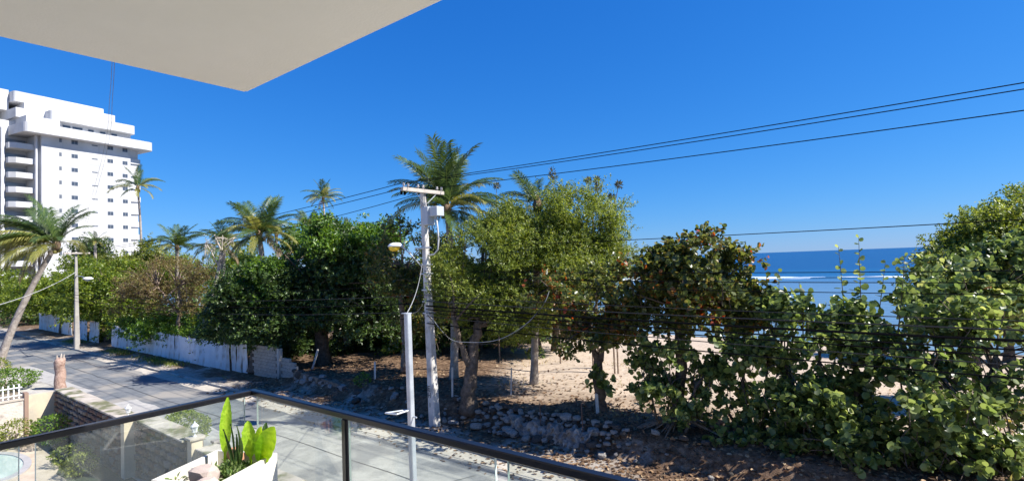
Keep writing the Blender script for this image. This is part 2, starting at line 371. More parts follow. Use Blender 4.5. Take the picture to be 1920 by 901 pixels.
MB().box(-9.7, -3.0, -11.2, -3.4, 5.601, 5.9).build('added_wing_parapet', white_paint, hw)
MB().box(-.4, 1.6, -1.258, -1.21, 5.31, 7.5).build('sliding_door', mat('dark_door_glass', (.05,.06,.07), .1), hw)

rail_black = mat('black_aluminium', (.007,.007,.010), .3, spec=.35)
def glass_material():
    M = bpy.data.materials.new('railing_glass'); M.use_nodes = True; t = M.node_tree; t.nodes.remove(t.nodes['Principled BSDF'])
    out = t.nodes['Material Output']
    tr = t.nodes.new('ShaderNodeBsdfTransparent'); tr.inputs[0].default_value = (.93,.965,.95,1)
    gl = t.nodes.new('ShaderNodeBsdfGlossy'); gl.inputs['Roughness'].default_value = .01
    df = t.nodes.new('ShaderNodeBsdfDiffuse'); df.inputs[0].default_value = (.75,.8,.78,1)
    n = t.nodes.new('ShaderNodeTexNoise'); n.inputs['Scale'].default_value = 3; n.inputs['Detail'].default_value = 4
    r = t.nodes.new('ShaderNodeMapRange'); r.inputs['From Min'].default_value = .3; r.inputs['From Max'].default_value = .7; r.inputs['To Min'].default_value = .012; r.inputs['To Max'].default_value = .045
    t.links.new(n.outputs['Fac'], r.inputs[0])
    m1 = t.nodes.new('ShaderNodeMixShader'); m2 = t.nodes.new('ShaderNodeMixShader')
    lw = t.nodes.new('ShaderNodeLayerWeight'); lw.inputs[0].default_value = .5
    pw5 = t.nodes.new('ShaderNodeMath'); pw5.operation = 'POWER'; pw5.inputs[1].default_value = 5
    fr = t.nodes.new('ShaderNodeMath'); fr.operation = 'MULTIPLY_ADD'; fr.inputs[1].default_value = .9; fr.inputs[2].default_value = .06
    t.links.new(lw.outputs['Facing'], pw5.inputs[0]); t.links.new(pw5.outputs[0], fr.inputs[0])
    t.links.new(r.outputs[0], m1.inputs[0]); t.links.new(tr.outputs[0], m1.inputs[1]); t.links.new(df.outputs[0], m1.inputs[2])
    t.links.new(fr.outputs[0], m2.inputs[0]); t.links.new(m1.outputs[0], m2.inputs[1]); t.links.new(gl.outputs[0], m2.inputs[2])
    t.links.new(m2.outputs[0], out.inputs[0]); return M
glass = glass_material(); edge_g = mat('glass_edge', (.60,.72,.68), .2, spec=.8)
gr = thing('glass_railing', 'clear glass balcony railing with a slim black handrail', 'railing', (-2.76, 1.34, 5.3))
RX, RY = -2.755, 1.335
MB().bevbox(RX-.017, 9, RY-.017, RY+.017, 6.374, 6.40, .004).build('handrail', rail_black, gr)
MB().bevbox(RX-.017, RX+.017, -1.2, RY-.0175, 6.374, 6.40, .004).build('handrail', rail_black, gr)
def pane(x0, x1, y0, y1):
    p = MB().box(x0, x1, y0, y1, 5.36, 6.373).build('glass_pane', glass, gr)
    alongx = (x1-x0) > (y1-y0)
    for s in (0, 1):
        if alongx:
            e = x0-.0025 if s == 0 else x1; MB().box(e, e+.0025, y0, y1, 5.36, 6.372).build('polished_edge', edge_g, p)
        else:
            e = y0-.0025 if s == 0 else y1; MB().box(x0, x1, e, e+.0025, 5.36, 6.372).build('polished_edge', edge_g, p)
for a, b in ((RX+.045, -1.985), (-1.935, -1.145), (-1.09, -.3), (-.25, .6), (.65, 1.5), (1.55, 2.4)): pane(a, b, RY-.004, RY+.004)
for a, b in ((RY-.84, RY-.045), (-.4, RY-.89), (-1.2, -.45)): pane(RX-.004, RX+.004, a, b)
for x in (-1.96, .625): MB().bevbox(x-.011, x+.011, RY-.014, RY+.014, 5.3, 6.373, .003).build('post', rail_black, gr)
MB().box(RX-.02, 9, RY-.02, RY+.02, 5.301, 5.358).build('base_channel', rail_black, gr)
MB().box(RX-.02, RX+.02, -1.2, RY-.021, 5.301, 5.358).build('base_channel', rail_black, gr)

# planter box in the corner of the balcony
c0, c1, c2 = np.array([-2.31,1.22]), np.array([-2.59,1.09]), np.array([-2.44,.80])
ex = unit(c0-c1); ey = np.array([ex[1], -ex[0]]); PWID, PLEN, ZR = .31, .34, 6.2
def pf(q): p = c1 + ex*q[0] + ey*q[1]; return (p[0], p[1], q[2])
pl = thing('planter_box', 'tall white planter box in the corner of the glass railing', 'planter', (*(c1+ex*.155+ey*.17), 5.3))
pw = mat('planter_white', (.72,.70,.64), .6, col2=(.66,.635,.57), scale=6, bump=.1, bscale=60, col3=(.58,.54,.47), scale3=9)
tw = .014
for nm, b in (('side_panel', (0, PWID, 0, tw)), ('side_panel', (0, PWID, PLEN-tw, PLEN)), ('side_panel', (0, tw, tw+.0005, PLEN-tw-.0005)), ('side_panel', (PWID-tw, PWID, tw+.0005, PLEN-tw-.0005))):
    MB().box(b[0], b[1], b[2], b[3], 5.301, ZR, fr=pf).build(nm, pw, pl)
soilm = mat('potting_soil', (.12,.085,.06), .95, col2=(.35,.25,.17), scale=30, bump=.6, bscale=90)
def bumpy(x0, x1, y0, y1, z, n, amp, seed):
    r = random.Random(seed); vs = [pf((x0+(x1-x0)*i/n, y0+(y1-y0)*j/n, z+r.uniform(-amp, amp))) for j in range(n+1) for i in range(n+1)]
    return MB().add(vs, [(j*(n+1)+i, j*(n+1)+i+1, (j+1)*(n+1)+i+1, (j+1)*(n+1)+i) for j in range(n) for i in range(n)])
bumpy(tw, PWID-tw, tw, PLEN-tw, ZR-.085, 10, .006, 2).build('soil', soilm, pl)

def rock_mesh(name, seed, sx=1, sy=1, sz=1, mt=None, sub=2):
    import bmesh
    bm = bmesh.new(); bmesh.ops.create_icosphere(bm, subdivisions=sub, radius=1)
    r = random.Random(seed); ph = [r.uniform(0, 6) for _ in range(9)]
    for v in bm.verts:
        p = v.co; k = 1+.16*math.sin(2.3*p.x+ph[0])*math.sin(2.1*p.y+ph[1])+.13*math.sin(3.7*p.z+ph[2]+p.x*2)+r.uniform(-.07, .07)
        q = p*k; q = Vector((max(-.8, min(.8, q.x)), max(-.82, min(.82, q.y)), max(-.75, min(.75, q.z)))); v.co = Vector((q.x*sx, q.y*sy, q.z*sz))
    me = bpy.data.meshes.new(name); bm.to_mesh(me); bm.free()
    if mt: me.materials.append(mt)
    return me
pinkrock = mat('pale_pink_rock', (.45,.35,.31), .8, col2=(.60,.51,.46), scale=25, bump=.4, bscale=40)
def place_rock(name, me, p, s, rz, label, cat, group=None, parent=None, rx=0):
    M4 = Matrix.Translation(Vector([float(c) for c in p])) @ Matrix.Rotation(rz, 4, 'Z') @ Matrix.Rotation(rx, 4, 'X') @ Matrix.Diagonal((*s, 1))
    kw = {} if parent else dict(label=label, cat=cat, group=group)
    return obj_at(name, me, M4, parent, **kw)
prm = [rock_mesh('planter_rock', 40+i, mt=pinkrock) for i in range(2)]
place_rock('rock', prm[0], pf((.15, .24, ZR-.01)), (.07,.05,.045), .4, 'large pale pink rock in the white planter', 'rock')
place_rock('rock', prm[1], pf((.22, .29, ZR-.025)), (.05,.04,.035), 1.4, 'small pinkish rock beside the large one in the planter', 'rock')
place_rock('rock', rock_mesh('terracotta_rock', 51, mt=mat('terracotta', (.45,.20,.11), .8, col2=(.55,.28,.17), scale=20)), pf((.135, .045, ZR+.0)), (.042,.03,.04), .2, 'terracotta coloured rock at the back of the planter', 'rock')

paddle = leafmat('paddle_leaf', [(0, (.16,.32,.02)), (.5, (.28,.47,.03)), (1, (.42,.60,.06))], .35, .4)
dark_paddle = leafmat('dark_paddle_leaf', [(0, (.03,.06,.02)), (1, (.06,.11,.03))], .4, .25)
def paddle_leaf(parent, base, tip, width, bend, face, mt, pet=.3, seed=0):
    """long blade: base, tip, half-width profile, curved; face = direction the upper side looks"""
    r = random.Random(seed); b = np.array(base); t_ = np.array(tip); L = np.linalg.norm(t_-b); ax = (t_-b)/L
    S = unit(np.cross(ax, np.array(face))); N = np.cross(S, ax); vs = []; tint = []; n = 26
    for i in range(n+1):
        k = i/n; c = b+ax*L*k + N*bend*L*(k*k-k*.3)
        if k < pet: hw_ = .006
        else:
            q = (k-pet)/(1-pet); hw_ = width*.5*(math.sin(math.pi*min(1, q*.93+.07))**.55)
            if i == n: hw_ = .004
        jit = r.uniform(.90, 1.06) if k > pet else 1
        for s in (-1, -.5, 0, .5, 1):
            vs.append(c+S*s*hw_*jit+N*(abs(s)**1.4)*hw_*.35); tint.append(.25+.4*k+r.uniform(-.3, .25)+(0.3 if s == 0 else 0))
    fs = [(i*5+j, i*5+j+1, (i+1)*5+j+1, (i+1)*5+j) for i in range(n) for j in range(4)]
    mb = MB().add(vs, fs); o = mb.build('leaf', mt, parent, smooth=True)
    a = o.data.attributes.new('tint', 'FLOAT', 'POINT'); a.data.foreach_set('value', np.array(tint, np.float32)); return o
face = np.array([.6, -.5, .6])
sp = thing('leafy_plant', 'single tall narrow bright green leaf at the left of the planter', 'plant', pf((.10, .07, ZR-.085)))
b0 = np.array(pf((.10, .07, ZR-.085)))
paddle_leaf(sp, b0, at(424, 747, np.dot(b0-CAM, FWD)), .050, -.10, face, paddle, .32, 1)
paddle_leaf(sp, b0+np.array([.01,.01,0]), b0+np.array([-.03,.02,.12]), .016, .1, face, dark_paddle, .4, 2)
sp2 = thing('leafy_plant', 'clump of broad bright green paddle leaves at the right of the planter', 'plant', pf((.235, .06, ZR-.085)))
b1 = np.array(pf((.235, .06, ZR-.085))); D1 = np.dot(b1-CAM, FWD)
paddle_leaf(sp2, b1, at(521, 796, D1-.02), .095, .12, face, paddle, .30, 3)
paddle_leaf(sp2, b1+np.array([-.012,0,0]), at(466, 787, D1+.02), .062, .06, face, paddle, .38, 4)
paddle_leaf(sp2, b1+np.array([.01,.01,0]), at(494, 798, D1+.0), .075, .05, face+np.array([-.5,0,0]), paddle, .34, 5)
paddle_leaf(sp2, b1+np.array([.0,.015,0]), at(500, 791, D1+.05), .035, .02, face, dark_paddle, .4, 6)
sp3 = thing('leafy_plant', 'thin arching dark stems and leaves in the middle of the planter', 'plant', pf((.17, .10, ZR-.085)))
b2 = np.array(pf((.17, .10, ZR-.085))); D2 = np.dot(b2-CAM, FWD)
for i, (x, y, wd) in enumerate(((470, 782, .012), (428, 798, .010), (454, 812, .014), (464, 832, .014), (436, 822, .011), (444, 792, .009), (476, 808, .012))):
    paddle_leaf(sp3, b2, at(x, y, D2+.03*(i % 3)), wd, .55, face, dark_paddle, .25, 10+i)
def low_plant(label, pts, seed, mt, ll=(.02,.045)):
    P, A, N, L, T = [], [], [], [], []
    r = np.random.default_rng(seed)
    for q, n, rad in pts:
        c = np.array(pf(q))
        for i in range(n):
            d = r.normal(size=3); d[2] = abs(d[2])*.7; d = unit(d); P.append(c+d*rad*r.uniform(.2, 1)); A.append(d+[0,0,.2]); N.append([0,0,1]+r.normal(size=3)*.4); L.append(r.uniform(*ll)); T.append(r.uniform())
    t = thing('low_plant', label, 'plant', pf((pts[0][0][0], pts[0][0][1], ZR-.085)))
    P = np.array(P)-WL[t.name]; L = np.array(L)
    me = leaf_mesh('foliage', P, np.array(A), np.array(N), L, L*.55, np.array(T)); link('foliage', me, mt, t, kind='stuff')
creeper = leafmat('creeper_leaf', [(0, (.04,.08,.02)), (.5, (.12,.19,.05)), (.85, (.26,.34,.12)), (1, (.5,.5,.35))], .5, .3)
low_plant('low dark green creeping plant between the planter leaves', [((.18,.13,ZR-.06), 200, .055), ((.235,.17,ZR-.06), 150, .045), ((.10,.12,ZR-.06), 90, .04), ((.14,.08,ZR-.05), 80, .045), ((.2,.07,ZR-.05), 80, .04)], 3, creeper, (.014,.030))
low_plant('tiny green sprout at the front corner of the planter', [((.05,.27,ZR-.03), 22, .025)], 4, creeper, (.015,.03))

# ------------------------------------------------------------------ yard walls, pool, lanterns
stone_cols = [mat('wall_stone_brown', (.13,.10,.08), .95, col2=(.25,.20,.155), scale=9, bump=.6, bscale=40, spec=.15),
              mat('wall_stone_grey', (.16,.14,.12), .95, col2=(.31,.27,.23), scale=11, bump=.6, bscale=40, spec=.15),
              mat('wall_stone_red', (.15,.09,.07), .95, col2=(.25,.165,.12), scale=8, bump=.6, bscale=40, spec=.15)]
wall_stones = [rock_mesh('wall_stone', 60+i, mt=stone_cols[i % 3], sub=1) for i in range(9)]
mortar = mat('wall_mortar', (.14,.115,.09), .95, col2=(.25,.21,.165), scale=4, bump=.5, bscale=25, spec=.1)
capm = mat('wall_cap', (.40,.35,.29), .95, col2=(.52,.46,.39), scale=2, bump=.4, bscale=25, col3=(.16,.16,.09), scale3=1.2, spec=.15)
creamw = mat('cream_render', (.62,.53,.38), .9, col2=(.52,.44,.32), scale=1.5, bump=.15, bscale=20, col3=(.45,.40,.32), scale3=.8, spec=.15)
def stone_face(root, x0, x1, y, z0, z1, seed, size=.36):
    """stones laid in rough courses on a face looking to -Y"""
    r = random.Random(seed); z = z0
    while z < z1-.1:
        h = r.uniform(.6, .9)*size; h = min(h, z1-z); x = x0
        while x < x1-.08:
            wd = min(r.uniform(.7, 1.5)*size, x1-x)
            M4 = Matrix.Translation((x+wd/2, y+.02+r.uniform(-.02, .03), z+h/2)) @ Matrix.Rotation(r.uniform(-.15, .15), 4, 'Y') @ Matrix.Diagonal((wd*.58, .13, h*.60, 1))
            obj_at('stone', r.choice(wall_stones), M4, root); x += wd
        z += h
def stone_wall(x0, x1, y0, y1, z1, label, seed):
    t = thing('stone_wall', label, 'wall', ((x0+x1)/2, (y0+y1)/2, -.6), 'stone boundary walls of the yard')
    MB().box(x0, x1, y0+.06, y1, -.9, z1).build('wall_core', mortar, t)
    r = random.Random(seed+5); n = max(2, int((x1-x0)/1.3)); L = (x1-x0+.06)/n
    for i in range(n):
        MB().bevbox(x0-.03+i*L+.006, x0-.03+(i+1)*L-.006, y0-.05+r.uniform(-.03, .03), y1+.06+r.uniform(-.03, .03), z1+.001, z1+.075+r.uniform(-.012, .02), .012).build('cap_slab', capm, t)
    stone_face(t, x0, x1, y0, -.6, z1, seed)
    return t
stone_wall(-34.3, -24.6, 6.9, 7.5, 1.48, 'longest stone boundary wall beside the road, next to the cut stump', 1)
stone_wall(-24.2, -19.7, 7.25, 7.85, 1.46, 'middle stone boundary wall segment with broad mossy capping', 2)
stone_wall(-19.3, -11, 7.5, 8.0, 1.2, 'nearest and lowest stone boundary wall segment, by the planter', 3)
def pillar(x, y, wd, z1, label):
    t = thing('wall_pillar', label, 'pillar', (x, y, -.6), 'cream pillars in the yard wall')
    MB().bevbox(x-wd/2, x+wd/2, y-wd/2, y+wd/2, -.9, z1, .015).build('shaft', creamw, t)
    MB().bevbox(x-wd/2-.06, x+wd/2+.06, y-wd/2-.06, y+wd/2+.06, z1+.001, z1+.09, .015).build('cap', capm, t)
pillar(-24.38, 7.05, .38, 1.58, 'cream pillar between the long and the middle stone wall')
pillar(-19.5, 7.5, .34, 1.52, 'cream pillar below the white lantern')
# side wall with pickets, hedge behind it
sw = thing('side_wall', 'pale rendered side wall at the far end of the yard', 'wall', (-34.5, 4, -.6))
side_m = mat('stained_pale_render', (.50,.45,.39), .95, col2=(.62,.56,.49), scale=1.3, bump=.5, bscale=12, col3=(.36,.31,.27), scale3=2.0, spec=.1)
MB().box(-34.68, -34.31, -14, 5.75, -.9, 1.30).build('wall', side_m, sw)
MB().box(-34.72, -34.27, -14, 5.75, 1.301, 1.38).build('capping', capm, sw)
MB().box(-34.66, -34.302, 5.90, 7.02, -.9, 1.46).build('cream_panel', creamw, sw)
MB().box(-34.70, -34.24, 5.751, 5.899, -.9, 1.62).build('corner_post', mat('brown_pipe', (.30,.2,.15), .8), sw)
wp = mat('picket_white', (.80,.80,.78), .6)
pk = thing('picket_railing', 'white picket railing on top of the side wall', 'railing', (-34.5, 4, 1.38))
for i in range(26):
    y = 5.6-i*.19
    MB().bevbox(-34.52, -34.48, y-.025, y+.025, 1.39, 2.05, .008).build('picket', wp, pk)
for z in (1.52, 1.88): MB().box(-34.47, -34.44, .7, 5.7, z, z+.05).build('rail', wp, pk)
# pool
pool = thing('swimming_pool', 'pale rounded swimming pool at the lower left corner', 'pool', (-30.4, 4.1, -.6))
def oval(cx, cy_, rx, ry, n=28): return [(cx+rx*math.cos(2*math.pi*k/n), cy_+ry*math.sin(2*math.pi*k/n)) for k in range(n)]
oc, ic = oval(-30.6, 3.95, 2.6, 1.35), oval(-30.6, 3.95, 2.25, 1.1)
n = len(oc); vs = [(x,y,-.598) for x,y in oc]+[(x,y,-.53) for x,y in oc]+[(x,y,-.53) for x,y in ic]+[(x,y,-.598) for x,y in ic]
MB().add(vs, [(k*n+i, k*n+(i+1)%n, (k+1)*n+(i+1)%n, (k+1)*n+i) for k in range(3) for i in range(n)]).build('coping', mat('pool_coping', (.33,.32,.32), .8, col2=(.42,.40,.39), scale=4), pool)
MB().prism(ic, -.597, -.565).build('water', mat('pool_water', (.42,.52,.50), .05, col2=(.5,.6,.57), scale=.6, spec=.6), pool)
def lantern(x, y, z, label, s=1.0):
    t = thing('garden_lantern', label, 'lantern', (x, y, z), 'lanterns on the yard wall')
    L = mat('lantern_white', (.74,.74,.72), .5); G = mat('lantern_glass', (.55,.58,.58), .15, spec=.7)
    MB().lathe([(.07*s,0),(.07*s,.02*s),(.03*s,.04*s),(.025*s,.16*s),(.10*s,.19*s),(.11*s,.21*s)], (x,y,z), 8).build('base', L, t)
    MB().lathe([(.08*s,.211*s),(.125*s,.42*s)], (x,y,z), 6).build('glass', G, t)
    MB().lathe([(.16*s,.4205*s),(.16*s,.44*s),(.05*s,.55*s),(.03*s,.56*s),(.03*s,.6*s),(.005*s,.64*s)], (x,y,z), 6).build('roof', L, t)
    for k in range(6):
        a = math.pi*k/3; MB().tube([(x+.082*s*math.cos(a), y+.082*s*math.sin(a), z+.211*s), (x+.127*s*math.cos(a), y+.127*s*math.sin(a), z+.42*s)], .009*s, 4).build('glazing_bar', L, t)
lantern(-19.5, 7.5, 1.61, 'white garden lantern on the nearer pillar, in front of the round clipped tree', .8)
lantern(-24.38, 7.05, 1.67, 'white garden lantern on the farther pillar, partly behind the handrail', .7)
# small posts on the pavement
bm_ = mat('post_brown_grey', (.22,.19,.18), .9, col2=(.32,.28,.26), scale=5)
t = thing('short_post', 'short grey post standing beside the round clipped tree', 'post', (-20.4, 8.55, .06))
MB().bevbox(-20.5, -20.3, 8.45, 8.65, .06, .95, .02).build('shaft', bm_, t); MB().bevbox(-20.54, -20.26, 8.41, 8.69, .951, 1.05, .02).build('cap', bm_, t)

# cut stump by the road
bark = mat('bark_grey_brown', (.17,.12,.09), .95, col2=(.36,.28,.22), scale=7, bump=.9, bscale=18, spec=.1)
darkbark = mat('bark_dark', (.075,.058,.045), .95, col2=(.19,.15,.12), scale=5, bump=.9, bscale=14, spec=.1)
palebark = mat('bark_pale', (.36,.31,.26), .95, col2=(.52,.46,.40), scale=5, bump=.6, bscale=14, spec=.1)
st = thing('tree_stump', 'tall cut palm stump standing at the road edge', 'stump', (-43.6, 9.0, 0))
rr = random.Random(3); pts = [(-43.6+.05*math.sin(k*1.1), 9.0+.04*math.cos(k*1.7), -.1+.3*k) for k in range(8)]
MB().tube(pts, [.34,.31,.29,.30,.28,.27,.30,.24], 12).build('trunk', mat('stump_bark', (.26,.16,.12), .95, col2=(.48,.34,.27), scale=6, bump=1, bscale=16), st, smooth=True)
for k in range(5):
    a = k*1.3; MB().tube([(-43.6+.17*math.cos(a), 9+.17*math.sin(a), 1.95), (-43.6+.2*math.cos(a), 9+.2*math.sin(a), 2.15+.05*(k % 3))], [.07,.03], 5).build('splinter', palebark, st)

# ------------------------------------------------------------------ far side of the road: fences, walls, rubble
def zinc_mesh(wd, h, seed):
    r = random.Random(seed); n = 20; vs = []
    for row in range(5):
        z = h*row/4
        for i in range(n+1):
            x = wd*i/n; vs.append((x, .028*math.sin(i*math.pi*.5)+.03*math.sin(row*1.3+seed), z+(r.uniform(-.05, .02) if row == 4 else 0)))
    me = bpy.data.meshes.new('zinc_sheet')
    me.from_pydata(vs, [], [(j*(n+1)+i, j*(n+1)+i+1, (j+1)*(n+1)+i+1, (j+1)*(n+1)+i) for j in range(4) for i in range(n)])
    me.materials.append(zmats[seed % 3]); return me
zmats = [mat('zinc_white', (.76,.77,.78), .6, col2=(.82,.82,.82), scale=1.2, spec=.3, col3=(.52,.46,.40), scale3=1.3),
         mat('zinc_dull', (.64,.66,.68), .6, col2=(.76,.77,.77), scale=1.5, spec=.3, col3=(.42,.35,.29), scale3=1.2),
         mat('zinc_white_b', (.80,.80,.80), .6, col2=(.72,.72,.72), scale=2.2, spec=.3)]
rust = mat('zinc_rusted', (.35,.31,.28), .7, col2=(.22,.17,.14), scale=2.5, spec=.2)
zm = [zinc_mesh(.95, 1.0, s) for s in range(6)]
def zinc_fence(x0, x1, y, h0, h1, label, seed, tilt=.02, skip=()):
    r = random.Random(seed); t = thing('metal_fence', label, 'fence', ((x0+x1)/2, y, .1), 'corrugated metal fences along the far pavement')
    x = x0; i = 0
    while x < x1-.3:
        wd = min(.92, x1-x); k = (x-x0)/(x1-x0); h = (h0+(h1-h0)*k)*r.uniform(.97, 1.025)
        z0 = float(hgt(x, y))-.1
        M4 = Matrix.Translation((x, y+r.uniform(-.03, .03), z0)) @ Matrix.Rotation(r.uniform(-tilt, tilt)*.5, 4, 'Y') @ Matrix.Rotation(r.uniform(-.015, .015), 4, 'X') @ Matrix.Diagonal((wd*1.22, 1, h, 1))
        if i not in skip: obj_at('sheet', zm[r.randrange(6)], M4, t)
        x += .92; i += 1
    for k in range(int((x1-x0)/3)+1):
        xx = x0+k*3.0+.2; MB().box(xx, xx+.08, y+.07, y+.15, 0, max(h0, h1)+.05).build('post', bm_, t)
    MB().box(x0, x1, y+.16, y+.2, 1.5, 1.58).build('rail', bm_, t)
zinc_fence(-63.8, -38.6, 17.1, 2.15, 2.0, 'long white corrugated metal fence beyond the road', 1)
zinc_fence(-76, -68.2, 17.2, 2.3, 2.2, 'leaning white metal fence behind the far utility pole', 2, .10, (4,))
zinc_fence(-96, -80, 17.6, 2.3, 2.3, 'farthest metal fence at the end of the road', 3, .05)
pf_ = thing('metal_fence', 'short dull metal fence section beside the dark trunk', 'fence', (-37.6, 17.2, .1), 'corrugated metal fences along the far pavement')
for i in range(3): obj_at('sheet', [zm[1], zm[4], zm[0]][i], Matrix.Translation((-38.5+i*.72, 17.2+.03*i, .15)) @ Matrix.Diagonal((.76, 1, 1.9+.05*i, 1)), pf_)
# concrete block wall
blockm = [mat('concrete_block_a', (.34,.31,.27), .95, col2=(.43,.39,.34), scale=6, bump=.4, bscale=50, spec=.1), mat('concrete_block_b', (.29,.265,.235), .95, col2=(.40,.365,.32), scale=6, bump=.4, bscale=50, spec=.1)]
bl = []
for s in range(2):
    q = MB().bevbox(0, .388, 0, .15, 0, .188, .006); me = bpy.data.meshes.new('concrete_block'); me.from_pydata(q.v, [], q.f); me.materials.append(blockm[s]); bl.append(me)
bw = thing('block_wall', 'grey concrete block wall beside the dark trunk', 'wall', (-34, 17.25, .1))
MB().box(-35.5, -32.4, 17.33, 17.39, -.2, 2.05).build('mortar_core', mortar, bw)
for j in range(11):
    for i in range(8):
        x = -35.6+i*.4+(.2 if j % 2 else 0)
        if x+.39 > -32.35: continue
        obj_at('block', bl[rnd.randrange(2)], Matrix.Translation((x, 17.25+rnd.uniform(-.006, .006), .0+j*.2)), bw)
MB().bevbox(-32.38, -32.14, 17.2, 17.45, -.2, 2.15, .01).build('end_pillar', conc, bw)
bw2 = thing('block_wall', 'broken lower end of the block wall with a missing corner', 'wall', (-31.2, 17.3, .1))
MB().box(-32.13, -30.4, 17.4, 17.46, -.2, 1.1).build('mortar_core', mortar, bw2)
for j in range(8):
    for i in range(5 if j < 6 else (4 if j < 7 else 2)):
        x = -32.1+i*.4+(.2 if j % 2 else 0)
        if x > -30.6: continue
        obj_at('block', bl[rnd.randrange(2)], Matrix.Translation((x, 17.3+rnd.uniform(-.01, .01), .0+j*.2)), bw2)
# old low rubble wall
dark_stone = mat('old_stone_dark', (.06,.052,.045), .95, col2=(.15,.13,.11), scale=6, bump=.8, bscale=20, spec=.1)
pale_stone = mat('coral_stone_pale', (.22,.205,.185), .95, col2=(.46,.43,.39), scale=6, bump=.8, bscale=20, spec=.1)
rub = [rock_mesh('rubble_stone', 90+i, mt=(pale_stone if i % 3 else dark_stone), sub=2) for i in range(7)]
rubd = [rock_mesh('old_wall_stone', 110+i, mt=(dark_stone if i % 4 else pale_stone), sub=2) for i in range(5)]
ow = thing('old_stone_wall', 'low crumbling dark stone wall under the trees', 'wall', (-27.5, 17.3, .1))
r = random.Random(9)
for i in range(150):
    x = r.uniform(-30.4, -23.6); hh = 1.0-.09*(x+30.4); z = r.uniform(0, 1)*hh
    s = r.uniform(.14, .26)
    place_rock('stone', r.choice(rubd), (x, 17.25+r.uniform(-.12, .12)+.1*z, .05+z), (s*1.2, s, s*.8), r.uniform(0, 6), None, None, parent=ow)
MB().prism([(-30.4,.0),(-23.4,.0),(-23.6,.35),(-26,.72),(-30.4,1.0)], 17.15, 17.45, fr=lambda q: (q[0], q[2], q[1])).build('core', mortar, ow)
# rubble bank in front of the sand
rb = thing('rubble_bank', 'bank of loose broken stones between the road and the sand', 'stones', (-13.5, 17, .1))
for i in range(290):
    x = r.uniform(-17.5, -8.8) if r.random() < .82 else r.uniform(-23.5, -5.0); k = r.random(); y = 16.45+k*1.25
    s = r.uniform(.05, .15)*(1.6 if r.random() < .12 else 1)
    place_rock('stone', r.choice(rub), (x, y, float(hgt(x, y))+s*.25+.1), (s*1.3, s, s*.75), r.uniform(0, 6), None, None, parent=rb, rx=r.uniform(-.4, .4))
def retaining(x0, x1):
    t = thing('eroded_concrete_edge', 'broken concrete retaining edge holding up the sand by the metal rods', 'wall', ((x0+x1)/2, 16.9, .1))
    g_ = np.random.default_rng(4); nx, nz = 70, 18; vs = []
    for i in range(nx+1):
        x = x0+(x1-x0)*i/nx; top = .70+.10*math.sin(i*.37)+.06*math.sin(i*1.1)
        for j in range(nz+1):
            k = j/nz
            if k < .7: y = 16.70+.18*k+.07*math.sin(i*.5+j*.8)+.05*math.sin(i*1.3-j*.6); z = -.1+(top+.1)*k/.7
            else: y = 16.85+(k-.7)*1.6; z = top+.03*math.sin(i*.9+j)
            vs.append((x+g_.normal()*.012, y+g_.normal()*.018, z+g_.normal()*.015))
    MB().add(vs, [(i*(nz+1)+j, (i+1)*(nz+1)+j, (i+1)*(nz+1)+j+1, i*(nz+1)+j+1) for i in range(nx) for j in range(nz)]).build('edge', mat('broken_concrete', (.15,.14,.13), .95, col2=(.33,.31,.28), scale=3.5, bump=1, bscale=14, spec=.1, col3=(.40,.37,.33), scale3=2.5), t)
retaining(-13.6, -9.9)
# posts and rods
wpost = mat('weathered_white_post', (.62,.62,.60), .8, col2=(.45,.43,.40), scale=6, lo=.5, hi=.75)
def wpost_thing(top, base, wd, label):
    t = thing('white_post', label, 'post', base, 'white fence posts among the trees')
    b_ = np.array(base); tp = np.array(top); b_ = b_-unit(tp-b_)*.25
    MB().tube([b_, b_*.5+tp*.5, tp], wd/2, 4).build('shaft', wpost, t)
    MB().tube([tp, tp+unit(tp-b_)*.03], [wd/2, wd/4], 4).build('chipped_top', conc, t)
def post_px(px0, py0, px1, py1, Y, wd, label):
    b_ = onY(px1, py1, Y); wpost_thing(onY(px0, py0, Y), b_, wd, label)
post_px(596, 655, 582, 703, 19.0, .16, 'leaning white post behind the broken block wall')
post_px(703, 678, 703, 725, 18.3, .13, 'upright white post in the shade left of the galvanised post')
post_px(848, 688, 848, 768, 17.9, .13, 'white post between the utility pole and the thick grey trunk')
post_px(959, 690, 958, 752, 19.8, .09, 'thin white post standing alone on the sand')
post_px(1118, 738, 1122, 792, 18.8, .15, 'white post against the forked trunk')
rod_m = mat('rusty_rod', (.10,.06,.045), .8)
for i, (a, b_, lab) in enumerate((((1012,757),(1014,805),'left rusty rod sticking out of the concrete edge'), ((1090,757),(1094,840),'right rusty rod sticking out of the concrete edge'))):
    t = thing('metal_rod', lab, 'rod', onY(*b_, 17.0), 'rusty metal rods'); p0, p1 = onY(*b_, 17.0), onY(*a, 17.0)
    MB().tube([p0-np.array([0,0,.3]), (p0+p1)/2+np.array([.01,0,0]), p1], .02, 6).build('shaft', rod_m, t)
    MB().tube([p1, p1+np.array([.0,0,.03])], [.026,.02], 6).build('tip', rod_m, t)

